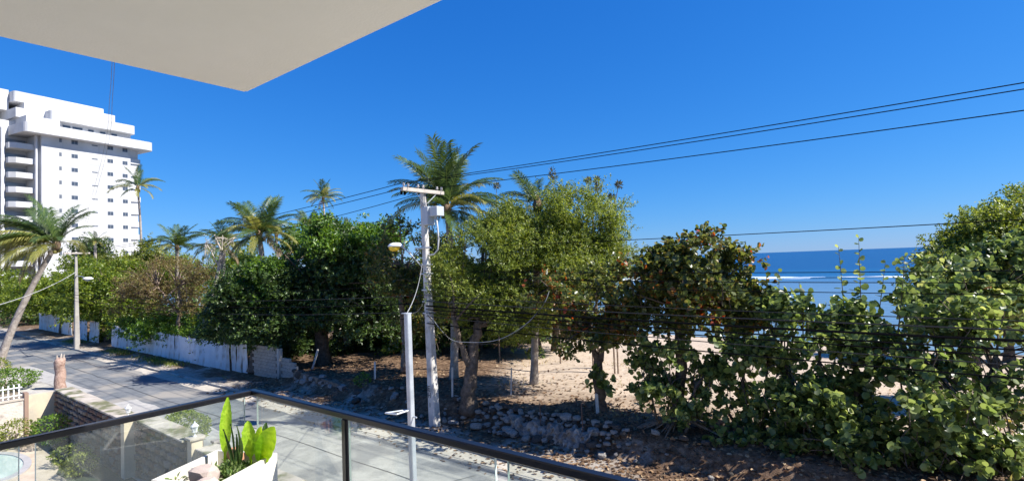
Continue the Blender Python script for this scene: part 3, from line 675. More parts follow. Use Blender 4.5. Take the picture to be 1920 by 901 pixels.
# ------------------------------------------------------------------ utility poles, lamps, cables
polem = mat('pole_concrete', (.48,.46,.43), .9, col2=(.64,.61,.57), scale=2.5, bump=.3, bscale=30, col3=(.33,.31,.29), scale3=1.4, spec=.2)
galv = mat('galvanised_steel', (.38,.41,.44), .45, metal=.35, col2=(.55,.58,.60), scale=2.5)
greyp = mat('grey_enamel', (.42,.45,.48), .5, col2=(.47,.49,.51), scale=2)
porc = mat('porcelain', (.45,.42,.40), .3); blackc = mat('black_cable', (.006,.006,.007), .9, spec=.05); whitec = mat('pale_cable', (.55,.55,.53), .6); greyc = mat('grey_cable', (.035,.035,.036), .9, spec=.1)
yellow = mat('amber_lens', (.80,.52,.03), .25)
PX, PY = -17.12, 16.06
LEAN = -.03
def pl_at(z): return np.array([PX+LEAN*z, PY, z])
up = thing('utility_pole', 'tall square concrete utility pole with crossarm, grey box and street lamp', 'utility pole', (PX, PY, 0))
def square_shaft(f, z0, z1, w0, w1, mt, parent, name='shaft'):
    vs = []
    for z, wd in ((z0, w0), (z1, w1)):
        c = f(z); b_ = wd*.12; h = wd/2
        for x, y in ((-h+b_,-h),(h-b_,-h),(h,-h+b_),(h,h-b_),(h-b_,h),(-h+b_,h),(-h,h-b_),(-h,-h+b_)): vs.append((c[0]+x, c[1]+y, z))
    MB().add(vs, [tuple(range(7,-1,-1)), tuple(range(8,16))]+[(i,(i+1)%8,8+(i+1)%8,8+i) for i in range(8)]).build(name, mt, parent)
square_shaft(pl_at, -.3, 10.3, .40, .21, polem, up)
zt = 10.22; ct = pl_at(zt)
arm = mat('grey_timber', (.38,.34,.29), .9, col2=(.52,.47,.41), scale=4)
MB().bevbox(ct[0]+.11, ct[0]+.25, 14.72, 17.12, zt-.08, zt+.08, .01).build('crossarm', arm, up)
for y in (15.45, 16.7): MB().tube([(ct[0]+.2, y, zt-.06), (ct[0]+.13, PY, zt-.62)], .022, 4).build('brace', galv, up)
INS = [(ct[0]+.18, y, zt+.08) for y in (14.82, 15.06, 15.62, 15.92, 16.75, 17.02)]
for p in INS: MB().lathe([(.015,0),(.015,.06),(.055,.065),(.065,.09),(.035,.11),(.05,.13),(.045,.17),(.02,.19)], p, 8).build('insulator', porc, up)
for y in (14.80, 14.98): MB().lathe([(.05,-.28),(.05,-.1),(.03,-.09)], (ct[0]+.05, y, zt+.06), 8).build('hanging_insulator', blackc, up)
c = pl_at(9.1)
cab = MB().bevbox(c[0]+.14, c[0]+.50, c[1]-.25, c[1]+.15, 8.72, 9.52, .02).build('meter_cabinet', greyp, up)
MB().bevbox(c[0]+.52, c[0]+.98, c[1]-.17, c[1]+.25, 9.08, 9.50, .02).build('upper_box', greyp, up)
MB().bevbox(c[0]+.16, c[0]+.48, c[1]-.262, c[1]-.251, 8.76, 9.48, .004).build('cabinet_door', greyp, up)
for z in (8.85, 9.4): MB().box(c[0]+.10, c[0]+.14, c[1]-.2, c[1]+.2, z, z+.05).build('bracket', galv, up)
MB().tube([(c[0]+.26, c[1]-.05, 9.5), (c[0]+.26, c[1]-.05, 9.62), (c[0]+.2, c[1], 9.8), (c[0]+.16, c[1]+.0, 10.1)], .02, 6).build('lead_cable', blackc, up)
MB().tube([(c[0]+.33, c[1]-.2, 9.53), (c[0]+.33, c[1]-.2, 9.7)], .035, 6).build('bushing', porc, up)
b_ = [(c[0]+.75, c[1], 9.08), (c[0]+.82, c[1], 8.6), (c[0]+.86, c[1], 8.1), (c[0]+.80, c[1], 7.65), (c[0]+.55, c[1], 7.45), (c[0]+.25, c[1], 7.42), (c[0]+.12, c[1], 7.5)]
MB().tube(b_, .035, 8).build('conduit', whitec, up, smooth=True)
c2 = pl_at(7.75)
MB().bevbox(c2[0]-.5, c2[0]+.5, c2[1]-.2, c2[1]-.14, 7.72, 7.78, .008).build('cable_bracket', whitec, up)
for z in (7.0, 6.6, 5.9, 5.4, 4.9):
    q = pl_at(z); MB().box(q[0]-.19, q[0]+.19, q[1]-.19, q[1]+.19, z, z+.05).build('steel_band', galv, up)
# street lamp on its arm
c3 = pl_at(6.9); lt = onY(742, 462, 15.1)
MB().tube([c3+np.array([-.1,-.15,.0]), c3*.45+lt*.55+np.array([0,0,.12]), lt+np.array([.22,.1,.02])], .03, 6).build('lamp_arm', galv, up, smooth=True)
dirl = unit(np.array([lt[0]-c3[0], lt[1]-c3[1], 0])); sd = np.array([-dirl[1], dirl[0], 0])
def lamp_shell(c, dirv, sdv, L, W, zs, n=10):
    vs = []; m_ = len(zs)
    for (z, k) in zs:
        for i in range(n):
            a = 2*math.pi*i/n; vs.append(c + dirv*math.cos(a)*L*k + sdv*math.sin(a)*W*k + np.array([0,0,z]))
    return MB().add(vs, [tuple(range(n-1,-1,-1)), tuple(range((m_-1)*n, m_*n))]+[(j*n+i, j*n+(i+1)%n, (j+1)*n+(i+1)%n, (j+1)*n+i) for j in range(m_-1) for i in range(n)])
hd = lamp_shell(lt, dirl, sd, .34, .17, [(.0,1.0),(.05,.98),(.13,.75),(.17,.35)]).build('lamp_head', wp, up, smooth=True)
lamp_shell(lt-dirl*-.06, dirl, sd, .25, .15, [(-.2,.4),(-.16,.75),(-.08,.95),(-.002,1)]).build('amber_lens', yellow, hd, smooth=True)
# painted marks E H on the face towards the balcony
gm = mat('black_paint_mark', (.02,.02,.025), .8)
def strokes(segs, x, z, s):
    c = pl_at(z); y = PY-.2+.0026*z*3.2
    wz = .20+(.20-.105)*0
    half = (.40-(.40-.21)*(z/10.3))/2
    for k, (x0, z0, x1, z1) in enumerate(segs):
        MB().box(c[0]+x+min(x0,x1)*s-.012, c[0]+x+max(x0,x1)*s+.012, PY-half-.006-.0, PY-half+.01, z+min(z0,z1)*s-.012, z+max(z0,z1)*s+.012).build('painted_mark', gm, up)
strokes([(0,0,0,1),(0,1,.6,1),(0,.5,.5,.5),(0,0,.6,0)], -.10, 1.62, .20)
strokes([(0,0,0,1),(.6,0,.6,1),(0,.5,.6,.5)], -.10, 1.34, .20)
strokes([(.2,0,.2,1)], -.06, .95, .16)

fp = thing('utility_pole', 'far concrete utility pole at the left end of the road', 'utility pole', (-66.2, 14.95, 0))
def fp_at(z): return np.array([-66.2-.02*z, 14.95, z])
square_shaft(fp_at, -.3, 9.6, .46, .17, mat('old_pole_concrete', (.30,.28,.26), .9, col2=(.40,.38,.35), scale=2.5, spec=.2), fp)
MB().bevbox(-66.6+.4, -66.6+.55, 13.9, 16.0, 9.35, 9.5, .01).build('crossarm', arm, fp)
l2 = onY(165, 523, 14.2)
MB().tube([fp_at(7.2), (fp_at(7.2)+l2)/2+np.array([0,0,.1]), l2], .035, 6).build('lamp_arm', galv, fp)
MB().lathe([(.1,-.05),(.42,.0),(.40,.08),(.2,.2)], l2, 8).build('lamp_head', wp, fp, smooth=True)
MB().lathe([(.12,-.16),(.3,-.052)], l2, 8).build('lens', mat('clear_lens', (.7,.72,.72), .2), fp, smooth=True)

# galvanised square post near the building
def gp(z): return np.array([-7.80, 6.70, z])
gpost = thing('galvanised_post', 'pale galvanised square steel post rising beside the handrail', 'post', (-7.8, 6.7, -.6))
square_shaft(lambda z: gp(z)+np.array([.03-.02*(z-4)*.5, 0, 0]), -.8, 6.1, .106, .106, galv, gpost)
MB().bevbox(-7.89, -7.75, 6.63, 6.77, 6.101, 6.115, .003).build('top_cap', galv, gpost)
zb = 4.32
for a, b2 in (((-7.83, 6.66), (-8.02, 6.30)), ((-8.02, 6.30), (-7.77, 6.36)), ((-7.77, 6.36), (-7.77, 6.66))):
    MB().tube([(*a, zb), (*b2, zb)], .016, 4).build('bracket', galv, gpost)
MB().tube([(-7.72, 6.7, 4.2), (-7.62, 6.7, 4.2)], .014, 6).build('bolt', galv, gpost)

def sag(p0, p1, s, n=22):
    p0, p1 = np.array(p0, float), np.array(p1, float); t = np.linspace(0, 1, n)[:, None]
    q = p0+(p1-p0)*t; q[:, 2] -= (4*s*t*(1-t))[:, 0]; return q
def cable(p0, p1, s, label, mt=blackc, rad=.016, n=22, group='overhead cables'):
    q = sag(p0, p1, s, n); MB().tube(q, rad, 5).build('overhead_cable', mt, label=label, cat='cable', group=group)
XR = 27.0
zi = zt+.27
cable((INS[0][0], INS[0][1], zi), (XR, 15.0, 10.72), .35, 'topmost power line from the crossarm to the right', rad=.013)
cable((INS[1][0], INS[1][1], zi), (XR, 15.3, 10.66), .40, 'second power line just below the topmost one at the right', rad=.013)
cable((INS[5][0], INS[5][1], zi), (XR, 17.0, 10.3), .35, 'lowest of the three power lines to the upper right', rad=.015)
cable((INS[0][0], INS[0][1], zi), (-66.2, 14.0, 9.6), .5, 'upper power line from the crossarm towards the white tower')
cable((INS[2][0], INS[2][1], zi), (-66.2, 14.6, 9.6), .55, 'middle power line from the crossarm towards the white tower')
cable((INS[5][0], INS[5][1], zi), (-66.2, 15.9, 9.6), 1.0, 'lowest power line from the crossarm towards the white tower')
cable(pl_at(7.75)+np.array([.2,.18,0]), (XR, 16.1, 7.9), .3, 'single thin cable crossing the sky above the sea', rad=.012)
spec_ = [(6.75, 6.75, .35, blackc, .011, 'thin cable crossing just below the sea horizon'),
         (6.5, 6.6, .4, blackc, .012, 'cable crossing the dark blue water'),
         (6.25, 6.2, .35, blackc, .011, 'cable crossing the white surf line'),
         (5.7, 5.75, .4, greyc, .012, 'thin grey cable over the pale lagoon'),
         (5.45, 5.5, .35, greyc, .02, 'uppermost thick grey cable of the low bundle'),
         (5.25, 5.35, .4, blackc, .032, 'thickest black cable of the low bundle'),
         (5.1, 5.2, .45, blackc, .022, 'black cable just under the thickest one'),
         (4.95, 4.95, .4, blackc, .018, 'middle black cable of the low bundle'),
         (4.8, 4.75, .42, greyc, .014, 'thin grey cable low in the bundle'),
         (4.5, 4.45, .4, blackc, .02, 'lowest black cable crossing the sea grapes')]
for z0, z1, s, mt_, rad, lab in spec_:
    p = pl_at(z0)+np.array([.05, -.2, 0]); cable(p, (XR, 15.85, z1), s, lab+', right of the pole', mt_, rad)
for i, (z0, z1, s, mt_, rad, lab) in enumerate([(6.2, 6.0, .5, blackc, .014, 'highest low cable left of the near pole'), (5.7, 5.6, .5, greyc, .016, 'grey cable crossing the dark tree left of the pole'),
         (5.35, 5.4, .6, blackc, .026, 'thick black cable left of the near pole'), (5.0, 5.1, .7, greyc, .016, 'pale lower cable left of the near pole'), (4.7, 4.8, .7, blackc, .016, 'lowest cable left of the near pole')]):
    cable(pl_at(z0)+np.array([-.05,-.2,0]), (-66.2, 14.7, z1), s, lab, mt_, rad)
# slack pale cables and service drops
def free(pts, label, mt_, rad):
    pts = [np.array(p, float) for p in pts]; out = []
    n = len(pts)
    for i in range(n-1):
        p0 = pts[max(i-1, 0)]; p1 = pts[i]; p2 = pts[i+1]; p3 = pts[min(i+2, n-1)]
        for t_ in np.linspace(0, 1, 7)[:-1]:
            out.append(.5*((2*p1)+(-p0+p2)*t_+(2*p0-5*p1+4*p2-p3)*t_**2+(-p0+3*p1-3*p2+p3)*t_**3))
    out.append(pts[-1]); MB().tube(out, rad, 5).build('slack_cable', mt_, label=label, cat='cable', group='overhead cables')
free([pl_at(5.05)+np.array([.1,-.22,0]), onY(840, 632, 15.8), onY(880, 641, 15.8), onY(935, 636, 15.8), onY(985, 608, 15.8), onY(1018, 572, 15.8), onY(1030, 545, 15.9)], 'slack pale cable looping below the centre trees', mat('dull_pale_cable', (.33,.33,.32), .8), .013)
free([pl_at(4.9)+np.array([.1,-.22,0]), onY(850, 640, 15.75), onY(900, 645, 15.75), onY(945, 637, 15.75), onY(990, 606, 15.75), onY(1022, 566, 15.8)], 'second slack pale cable hanging close to the first', greyc, .012)
cable(gp(6.12), pl_at(7.1)+np.array([-.05,-.2,0]), .25, 'service drop from the galvanised post up to the lamp bracket', mat('dull_pale_cable', (.33,.33,.32), .8), .009)
cable(gp(6.1), pl_at(5.6)+np.array([.0,-.2,0]), .2, 'service drop from the galvanised post to the low bundle', greyc, .01)
palec = mat('weathered_grey_cable', (.22,.22,.22), .8, spec=.1)
free([(-2.55, -1.27, 10.6), at(216, -60, 4.2), at(212, 60, 5.5), at(206, 180, 8.5), at(194, 285, 14), at(166, 392, 26), fp_at(9.0)], 'left service cable falling from above the ceiling across the tower', palec, .0035)
free([(-2.45, -1.27, 10.6), at(219, -60, 4.1), at(216, 60, 5.4), at(211, 180, 8.4), at(200, 285, 13.8), at(170, 396, 26), fp_at(8.7)], 'right service cable falling from above the ceiling across the tower', palec, .0035)
cable(fp_at(7.6), (-36, 0, 5.2), 1.0, 'pale slack cable passing behind the leaning palm trunk', whitec, .02, 30)

# ------------------------------------------------------------------ white tower
TA = np.array([-146.3, 27.24, 0.0]); ta = R_(11); td = np.array([-math.sin(ta), math.cos(ta), 0]); tn = np.array([math.cos(ta), math.sin(ta), 0])
def tf(q): p = TA + td*q[0] - tn*q[1]; return (p[0], p[1], q[2])      # q = (along facade, depth behind facade, height)
tower = thing('apartment_tower', 'white high-rise apartment tower with stepped terraces, far left', 'building', TA)
tw_ = mat('tower_white', (.58,.58,.585), .8, col2=(.53,.53,.535), scale=.2, spec=.2, col3=(.47,.47,.465), scale3=.16)
tg_ = mat('tower_groove', (.42,.43,.45), .8); wing = mat('tower_window', (.06,.075,.10), .15, spec=.7); sash = mat('window_sash', (.30,.31,.33), .6)
blu = mat('balcony_shade_glass', (.20,.23,.27), .2, spec=.6)
MB().box(0, 17.19, 0, 24, 0, 38.4, fr=tf).build('main_block', tw_, tower)
MB().box(17.191, 19.4, 1.1, 24, 0, 38.4, fr=tf).build('side_block', tw_, tower)
for u in (3.73, 10.61, 16.9): MB().box(u-.06, u+.06, -.03, .05, 0, 38.2, fr=tf).build('facade_groove', tg_, tower)
for k in range(9): MB().box(.1, 17.1, -.025, .04, 35.35-3.05*k, 35.43-3.05*k, fr=tf).build('floor_line', tg_, tower)
for k in range(11):
    z = 36.85-3.05*k
    for u, wd, hh in ((3.3, .5, .9), (5.9, 1.25, .95), (9.76, 1.2, .28), (12.88, 1.25, .95), (16.0, 1.15, .95)):
        f = MB().box(u-wd/2, u+wd/2, -.04, .05, z-hh/2, z+hh/2, fr=tf).build('window', sash, tower)
        MB().box(u-wd/2+.07, u-.03, -.06, -.041, z-hh/2+.07, z+hh/2-.07, fr=tf).build('pane', wing, f)
        MB().box(u+.03, u+wd/2-.07, -.06, -.041, z-hh/2+.07, z+hh/2-.07, fr=tf).build('pane', wing, f)
    zb = 35.1-3.05*k
    rb_ = MB().prism([(17.6,.7),(19.6,.8),(20.1,1.3),(20.1,3.5),(17.6,3.5)], zb-1.1, zb+.15, fr=tf).build('balcony', tw_, tower)
    MB().box(19.41, 19.5, 1.3, 3.6, zb+.2, zb+1.9, fr=tf).build('balcony_opening', blu, rb_)
# cornice terrace with rounded ends
def rrect(x0, x1, y0, y1, rr, n=5):
    out = []
    for cx, cy_, a0 in ((x1-rr, y0+rr, -90), (x1-rr, y1-rr, 0), (x0+rr, y1-rr, 90), (x0+rr, y0+rr, 180)):
        for k in range(n+1): a = R_(a0+90*k/n); out.append((cx+rr*math.cos(a), cy_+rr*math.sin(a)))
    return out
MB().prism(rrect(-3.6, 21.4, -2.2, 26, 1.2), 37.3, 39.3, fr=tf).build('cornice', tw_, tower)
MB().box(3.2, 18.6, 2.6, 22, 39.0, 41.4, fr=tf).build('penthouse_storey', tw_, tower)
for u, wd in ((5.5, 1.6), (7.6, 2.0), (10.2, 1.2), (12.6, 1.2), (15.0, 1.3)):
    f = MB().box(u-wd/2, u+wd/2, 2.54, 2.65, 39.7, 41.0, fr=tf).build('window', sash, tower)
    MB().box(u-wd/2+.1, u+wd/2-.1, 2.50, 2.539, 39.8, 40.9, fr=tf).build('pane', wing, f)
MB().prism(rrect(2.0, 19.0, 1.0, 22, .8), 41.41, 43.4, fr=tf).build('terrace_band', tw_, tower)
MB().box(-2.4, 3.4, .4, 20, 39.301, 41.2, fr=tf).build('terrace_parapet', tw_, tower)
MB().box(-3.0, 2.6, 3.4, 20, 41.201, 43.2, fr=tf).build('terrace_parapet', tw_, tower)
MB().box(-1, 16.2, 5.0, 22, 43.0, 45.0, fr=tf).build('penthouse_storey', tw_, tower)
MB().prism(rrect(-2.6, 14.4, 5.4, 22, .6), 45.001, 47.2, fr=tf).build('roof_block', tw_, tower)
MB().box(14.4, 17.4, 7, 20, 43.41, 46.6, fr=tf).build('stair_head', tw_, tower)
MB().box(-7.5, -2.7, 7.5, 18, 43.2, 47.6, fr=tf).build('roof_block', tw_, tower)
MB().box(-13, -6.5, 9, 20, 40, 49.2, fr=tf).build('lift_tower', tw_, tower)
# balcony wings on the shaded side
tower_shade = tw_
MB().box(-12, -.001, 5.2, 24, 0, 40.5, fr=tf).build('balcony_wing', tw_, tower)
MB().box(-26, -12.001, 10.5, 26, 0, 40.5, fr=tf).build('balcony_wing', tw_, tower)
MB().box(-.5, -.002, 1.0, 5.2, 0, 38, fr=tf).build('wing_wall', tw_, tower)
for k in range(12):
    z0 = 34.2-3.05*k
    if z0 < 2: break
    for (ua, ub, va, vb) in ((-4.6, -.6, 1.4, 5.19), (-10.6, -5.4, 4.4, 8.0), (-18, -12.1, 6.6, 10.49), (-25.5, -18.6, 8.0, 10.49)):
        bmesh_ = MB().prism([(ua+.9, va), (ub, va), (ub, vb), (ua, vb), (ua, va+.9)], z0, z0+.22, fr=tf).build('balcony', tw_, tower)
        MB().prism([(ua+.9, va-.01), (ub, va-.01), (ub, va+.12), (ua+.95, va+.12), (ua+.12, va+.95), (ua+.12, vb), (ua-.01, vb), (ua-.01, va+.9)], z0+.221, z0+1.15, fr=tf).build('parapet', tw_, bmesh_)
        MB().box(ua+.5, ub-.2, vb-.25 if vb != 8.0 else 5.0, vb-.1 if vb != 8.0 else 5.15, z0+.25, z0+2.4, fr=tf).build('balcony_door', blu, bmesh_)
for u, v0, v1 in ((-5.3, 3.4, 5.2),): MB().box(u, u+.55, v0, v1, 0, 38.6, fr=tf).build('loggia_pier', tw_, tower)
for u in (-.75, -11.2): MB().box(u, u+.3, .6 if u > -5 else 4.2, 1.3 if u > -5 else 5.1, 0, 38, fr=tf).build('pilaster', tw_, tower)

# ------------------------------------------------------------------ vegetation
def E(px, py, rx, ry, D, rd=None, wgt=1.0):
    s = D/FPX; return (at(px, py, D), rx*s, (rd if rd else (rx+ry)*.5*s), ry*s, wgt)
def gapnoise(P, s, ph):
    return np.sin(P[:, 0]*s+ph)*np.sin(P[:, 1]*s*1.1+ph*2)+np.sin(P[:, 2]*s*1.3+ph*3+P[:, 0]*s*.7)*.8
def sample(env, n, g, lo=.35, bottom=-.75):
    wt = np.array([e[4]*(e[1]*e[3]+e[1]*e[2]) for e in env]); wt /= wt.sum(); out = []; dirs = []
    for e, k in zip(env, g.multinomial(n, wt)):
        d = unit(g.normal(size=(int(k*1.6)+4, 3))); d = d[d[:, 2] > bottom][:k]
        r_ = g.uniform(lo**2, 1.08, len(d))**.5; r_ = np.where(g.random(len(d)) < .10, g.uniform(.95, 1.17, len(d)), r_)
        q = d*r_[:, None]; out.append(e[0]+q[:, :1]*HR*e[1]+q[:, 1:2]*HF*e[2]+q[:, 2:]*np.array([0,0,1.])*e[3]); dirs.append(unit(q[:, :1]*HR/e[1]+q[:, 1:2]*HF/e[2]+q[:, 2:]*np.array([0,0,1.])/e[3]))
    return np.concatenate(out), np.concatenate(dirs)
def twig_leaves(g, Pn, Dn, per, tlen, L, W, upb=.8, rndn=.7, spread=.9, tint=None):
    n = len(Pn); dr = unit(Dn+g.normal(size=(n, 3))*.55+np.array([0,0,.25]))
    k = np.repeat(np.arange(n), per); t_ = np.tile(np.linspace(0, 1, per), n)+g.uniform(-.1, .1, n*per)
    tl = g.uniform(.6, 1.3, n)[k]*tlen
    P = Pn[k]-dr[k]*(tlen*.6)+dr[k]*(t_*tl)[:, None]
    side = unit(np.cross(dr[k], g.normal(size=(n*per, 3))))
    A = unit(side*spread+dr[k]*.6+np.array([0,0,-.12])+g.normal(size=(n*per, 3))*.2)
    N = unit(np.array([0,0,1.])*upb+Dn[k]*.35+g.normal(size=(n*per, 3))*rndn)
    ll = L*g.uniform(.5, 1.35, n*per); tt = g.uniform(0, 1, n*per)
    if tint is not None: tt = np.clip(tt*.75+.25*np.repeat(tint, per), 0, 1)
    return P, A, N, ll, ll*W/L*g.uniform(.85, 1.15, n*per), tt, dr
LEAFVAR = {}
def leaf_objects(root, name, mt, P, A, N, L, Wd, T):
    key = mt.name
    if key not in LEAFVAR:
        LEAFVAR[key] = []
        for k in range(10):
            me = leaf_mesh(name, np.zeros((1, 3)), np.array([[1.,0,0]]), np.array([[0,0,1.]]), np.ones(1), np.ones(1), np.array([(k+.5)/10]), 'round'); me.materials.append(mt); LEAFVAR[key].append(me)
    A, S, N = leaf_frames(A, N)
    for i in range(len(P)):
        M4 = Matrix(((A[i,0]*L[i], -S[i,0]*Wd[i], N[i,0]*L[i], P[i,0]), (A[i,1]*L[i], -S[i,1]*Wd[i], N[i,1]*L[i], P[i,1]), (A[i,2]*L[i], -S[i,2]*Wd[i], N[i,2]*L[i], P[i,2]), (0,0,0,1)))
        obj_at(name, LEAFVAR[key][min(9, int(T[i]*10))], M4, root)
DENS, LSC, CLUMP = 2.1, 1.10, 24
def tree(name, label, base, trunk_pts, trunk_r, env, ntw, per, tlen, L, W, lm, bk, seed, shape='ovate', cat='tree', group=None, gap=(1.1, -.75), limbs=22,
         lo=.35, bottom=-.75, upb=.8, rndn=.7, nobj=0, limb_r=.05, twigs=0, clump=0, fold=.18):
    ntw = int(ntw*DENS); L *= LSC; W *= LSC
    g = np.random.default_rng(seed); t = thing(name, label, cat, base, group); off = WL[t.name]
    P0, D0 = sample(env, ntw, g, lo, bottom)
    K = max(6, int(len(P0)/CLUMP)); ci = g.choice(len(P0), K, replace=False); who = g.integers(0, K, len(P0)); mv = g.random(len(P0)) < .84
    of = g.normal(size=P0.shape)*np.array([1,1,.62])*tlen*1.0
    D0 = np.where(mv[:, None], unit(D0[ci][who]*.7+unit(of)*.9+np.array([0,0,.2])), D0); P0 = np.where(mv[:, None], P0[ci][who]+of, P0)
    keep = gapnoise(P0, gap[0], seed*1.7) > gap[1]; P0, D0 = P0[keep], D0[keep]
    ct_ = gapnoise(P0, 1.6, seed+.5)*.25+.5
    P, A, N, LL, WW, T, dr = twig_leaves(g, P0, D0, per, tlen, L, W, upb, rndn, tint=np.clip(ct_, 0, 1))
    zf = hgt(P[:, 0], P[:, 1])+.06; ok = P[:, 2] > zf; P, A, N, LL, WW, T = [q[ok] for q in (P, A, N, LL, WW, T)]
    if nobj:
        A_, S_, N_ = leaf_frames(A, N); vd = unit(CAM-P); score = np.abs((N_*vd).sum(1))*LL/np.linalg.norm(CAM-P, axis=1)
        near = np.linalg.norm(P-CAM, axis=1); score = score*np.where(near < np.quantile(near, .4), 1.6, .6)
        idx = np.argsort(-score)[:nobj]; msk = np.zeros(len(P), bool); msk[idx] = True
        leaf_objects(t, 'leaf', lm, P[msk], A[msk], N[msk], LL[msk], WW[msk], T[msk])
        P, A, N, LL, WW, T = [q[~msk] for q in (P, A, N, LL, WW, T)]
    if len(P):
        me = leaf_mesh('crown', P-off, A, N, LL, WW, T, shape, fold); link('crown', me, lm, t, kind='stuff')
    mb = MB(); tops = []
    for pts, rad in zip(trunk_pts, trunk_r):
        pts = [np.array(p, float) for p in pts]; q = []
        n = len(pts); r0, r1 = rad
        for i in range(n-1):
            for s in np.linspace(0, 1, 5)[:-1]: q.append(pts[i]+(pts[i+1]-pts[i])*s+g.normal(size=3)*.03)
        q.append(pts[-1]); m_ = len(q)
        rr_ = [(r0+(r1-r0)*i/(m_-1))*(1+.35*max(0, 1-i/2.5)) for i in range(m_)]
        mb.tube(q, rr_, 9); tops.append((pts[-1], pts[-2] if n > 1 else pts[0], r1))
    mb.build('trunk', bk, t, smooth=True)
    lbm = MB(); sel = g.choice(len(P0), min(limbs, len(P0)), replace=False)
    for i in sel:
        e = P0[i]; k = min(range(len(tops)), key=lambda j: np.linalg.norm(tops[j][0]-e)); s0 = tops[k][0]*(.75)+tops[k][1]*.25 if g.random() < .5 else tops[k][0]
        mid = (s0+e)/2+np.array([0,0,.18*np.linalg.norm(e-s0)])*g.uniform(-.2, 1)+g.normal(size=3)*.15
        lbm.tube(bez(s0, mid, e, 7), np.linspace(min(limb_r, tops[k][2]*.9), .012, 7), 5)
    for i in g.choice(len(P0), min(twigs, len(P0)), replace=False):
        lbm.tube([P0[i]-dr[i]*tlen*1.6+np.array([0,0,-.25]), P0[i]-dr[i]*tlen*.5, P0[i]+dr[i]*tlen*.6], [.014, .01, .005], 4, cap=False)
    if lbm.v: lbm.build('limbs', bk, t, smooth=True, kind='stuff')
    return t
def bpt(px, py, D):
    p = at(px, py, D); p[2] = float(hgt(p[0], p[1])); return p

G_almond = leafmat('almond_leaf', [(0, (.03,.06,.012)), (.35, (.09,.14,.02)), (.7, (.18,.23,.03)), (1, (.30,.33,.06))], .36, .45)
G_dark = leafmat('dark_glossy_leaf', [(0, (.014,.028,.011)), (.5, (.040,.075,.018)), (.85, (.085,.135,.03)), (1, (.17,.21,.07))], .38, .32, .5)
G_bright = leafmat('bright_green_leaf', [(0, (.03,.07,.012)), (.5, (.085,.165,.02)), (1, (.18,.27,.04))], .35, .4)
G_olive = leafmat('olive_fine_leaf', [(0, (.05,.045,.016)), (.15, (.055,.08,.016)), (.45, (.125,.17,.026)), (.8, (.22,.265,.045)), (1, (.36,.35,.10))], .45, .4)
G_yel = leafmat('yellow_green_leaf', [(0, (.06,.085,.012)), (.5, (.14,.17,.025)), (1, (.24,.25,.05))], .5, .35)
G_brown = leafmat('brown_olive_leaf', [(0, (.08,.06,.03)), (.4, (.18,.125,.055)), (.7, (.17,.17,.045)), (1, (.30,.22,.10))], .6, .4)
G_grape = leafmat('sea_grape_leaf', [(0, (.022,.04,.016)), (.25, (.055,.085,.026)), (.55, (.12,.17,.045)), (.8, (.21,.26,.08)), (.94, (.34,.36,.12)), (.975, (.34,.19,.06)), (1, (.30,.07,.03))], .35, .45, .6)
G_redgrape = leafmat('reddening_sea_grape_leaf', [(0, (.025,.038,.014)), (.4, (.07,.095,.022)), (.72, (.15,.165,.04)), (.82, (.22,.16,.04)), (.9, (.33,.10,.03)), (1, (.38,.05,.02))], .36, .42, .55)

# --- right: sea grapes in front of the sand, nearest first
def grape_base(px, py, D): return bpt(px, py, D)
b = grape_base(1800, 900, 15.6)
tree('sea_grape_shrub', 'large round-leaved sea grape shrub at the right edge of the view', b,
     [[b, b+[-.2,.1,1.2], b+[-.5,.2,2.6]], [b+[.3,.2,0], b+[.6,.3,1.4], b+[1.0,.3,3.0]], [b+[-.5,.1,0], b+[-.9,.1,1.3], b+[-1.2,0,2.4]]], [(.10,.06),(.10,.06),(.08,.05)],
     [E(1800, 690, 130, 110, 15.5, 1.3), E(1880, 600, 90, 120, 15.5, 1.2), E(1730, 770, 90, 80, 15.0, 1.0), E(1860, 810, 100, 75, 15.0, 1.0), E(1780, 850, 90, 45, 14.8, .8, .7), E(1900, 860, 60, 40, 14.6, .8, .7), E(1780, 590, 80, 75, 16.5, 1.2)],
     560, 9, .36, .16, .16, G_grape, darkbark, 21, 'round', cat='shrub', gap=(2.0, -.45), limbs=60, nobj=300, rndn=.8, upb=.55, twigs=120, limb_r=.035)
b = grape_base(1560, 890, 17.0)
shoot_shrub = tree('sea_grape_shrub', 'sea grape shrub with upright leafy shoots reaching above the water', b,
     [[b, b+[-.1,.1,1.2], b+[-.2,.2,2.6]], [b+[.5,.2,0], b+[.7,.3,1.4], b+[.8,.3,3.0]], [b+[-.6,.1,0], b+[-.9,.1,1.3], b+[-1.3,0,2.6]]], [(.08,.05),(.09,.05),(.07,.04)],
     [E(1560, 690, 95, 105, 17, 1.2), E(1630, 650, 75, 65, 17, 1.0), E(1500, 790, 80, 70, 16.5, 1.0), E(1620, 790, 80, 70, 16.5, 1.0), E(1560, 845, 85, 40, 16.2, .8, .7), E(1660, 850, 50, 40, 16, .8, .7), E(1520, 610, 60, 62, 17.5, .9), E(1600, 610, 55, 45, 17.3, .8), E(1470, 590, 45, 40, 18, .8)],
     720, 9, .34, .155, .155, G_grape, darkbark, 22, 'round', cat='shrub', gap=(2.1, -.45), limbs=60, nobj=210, rndn=.8, upb=.55, twigs=110, limb_r=.03)
gs = np.random.default_rng(91)
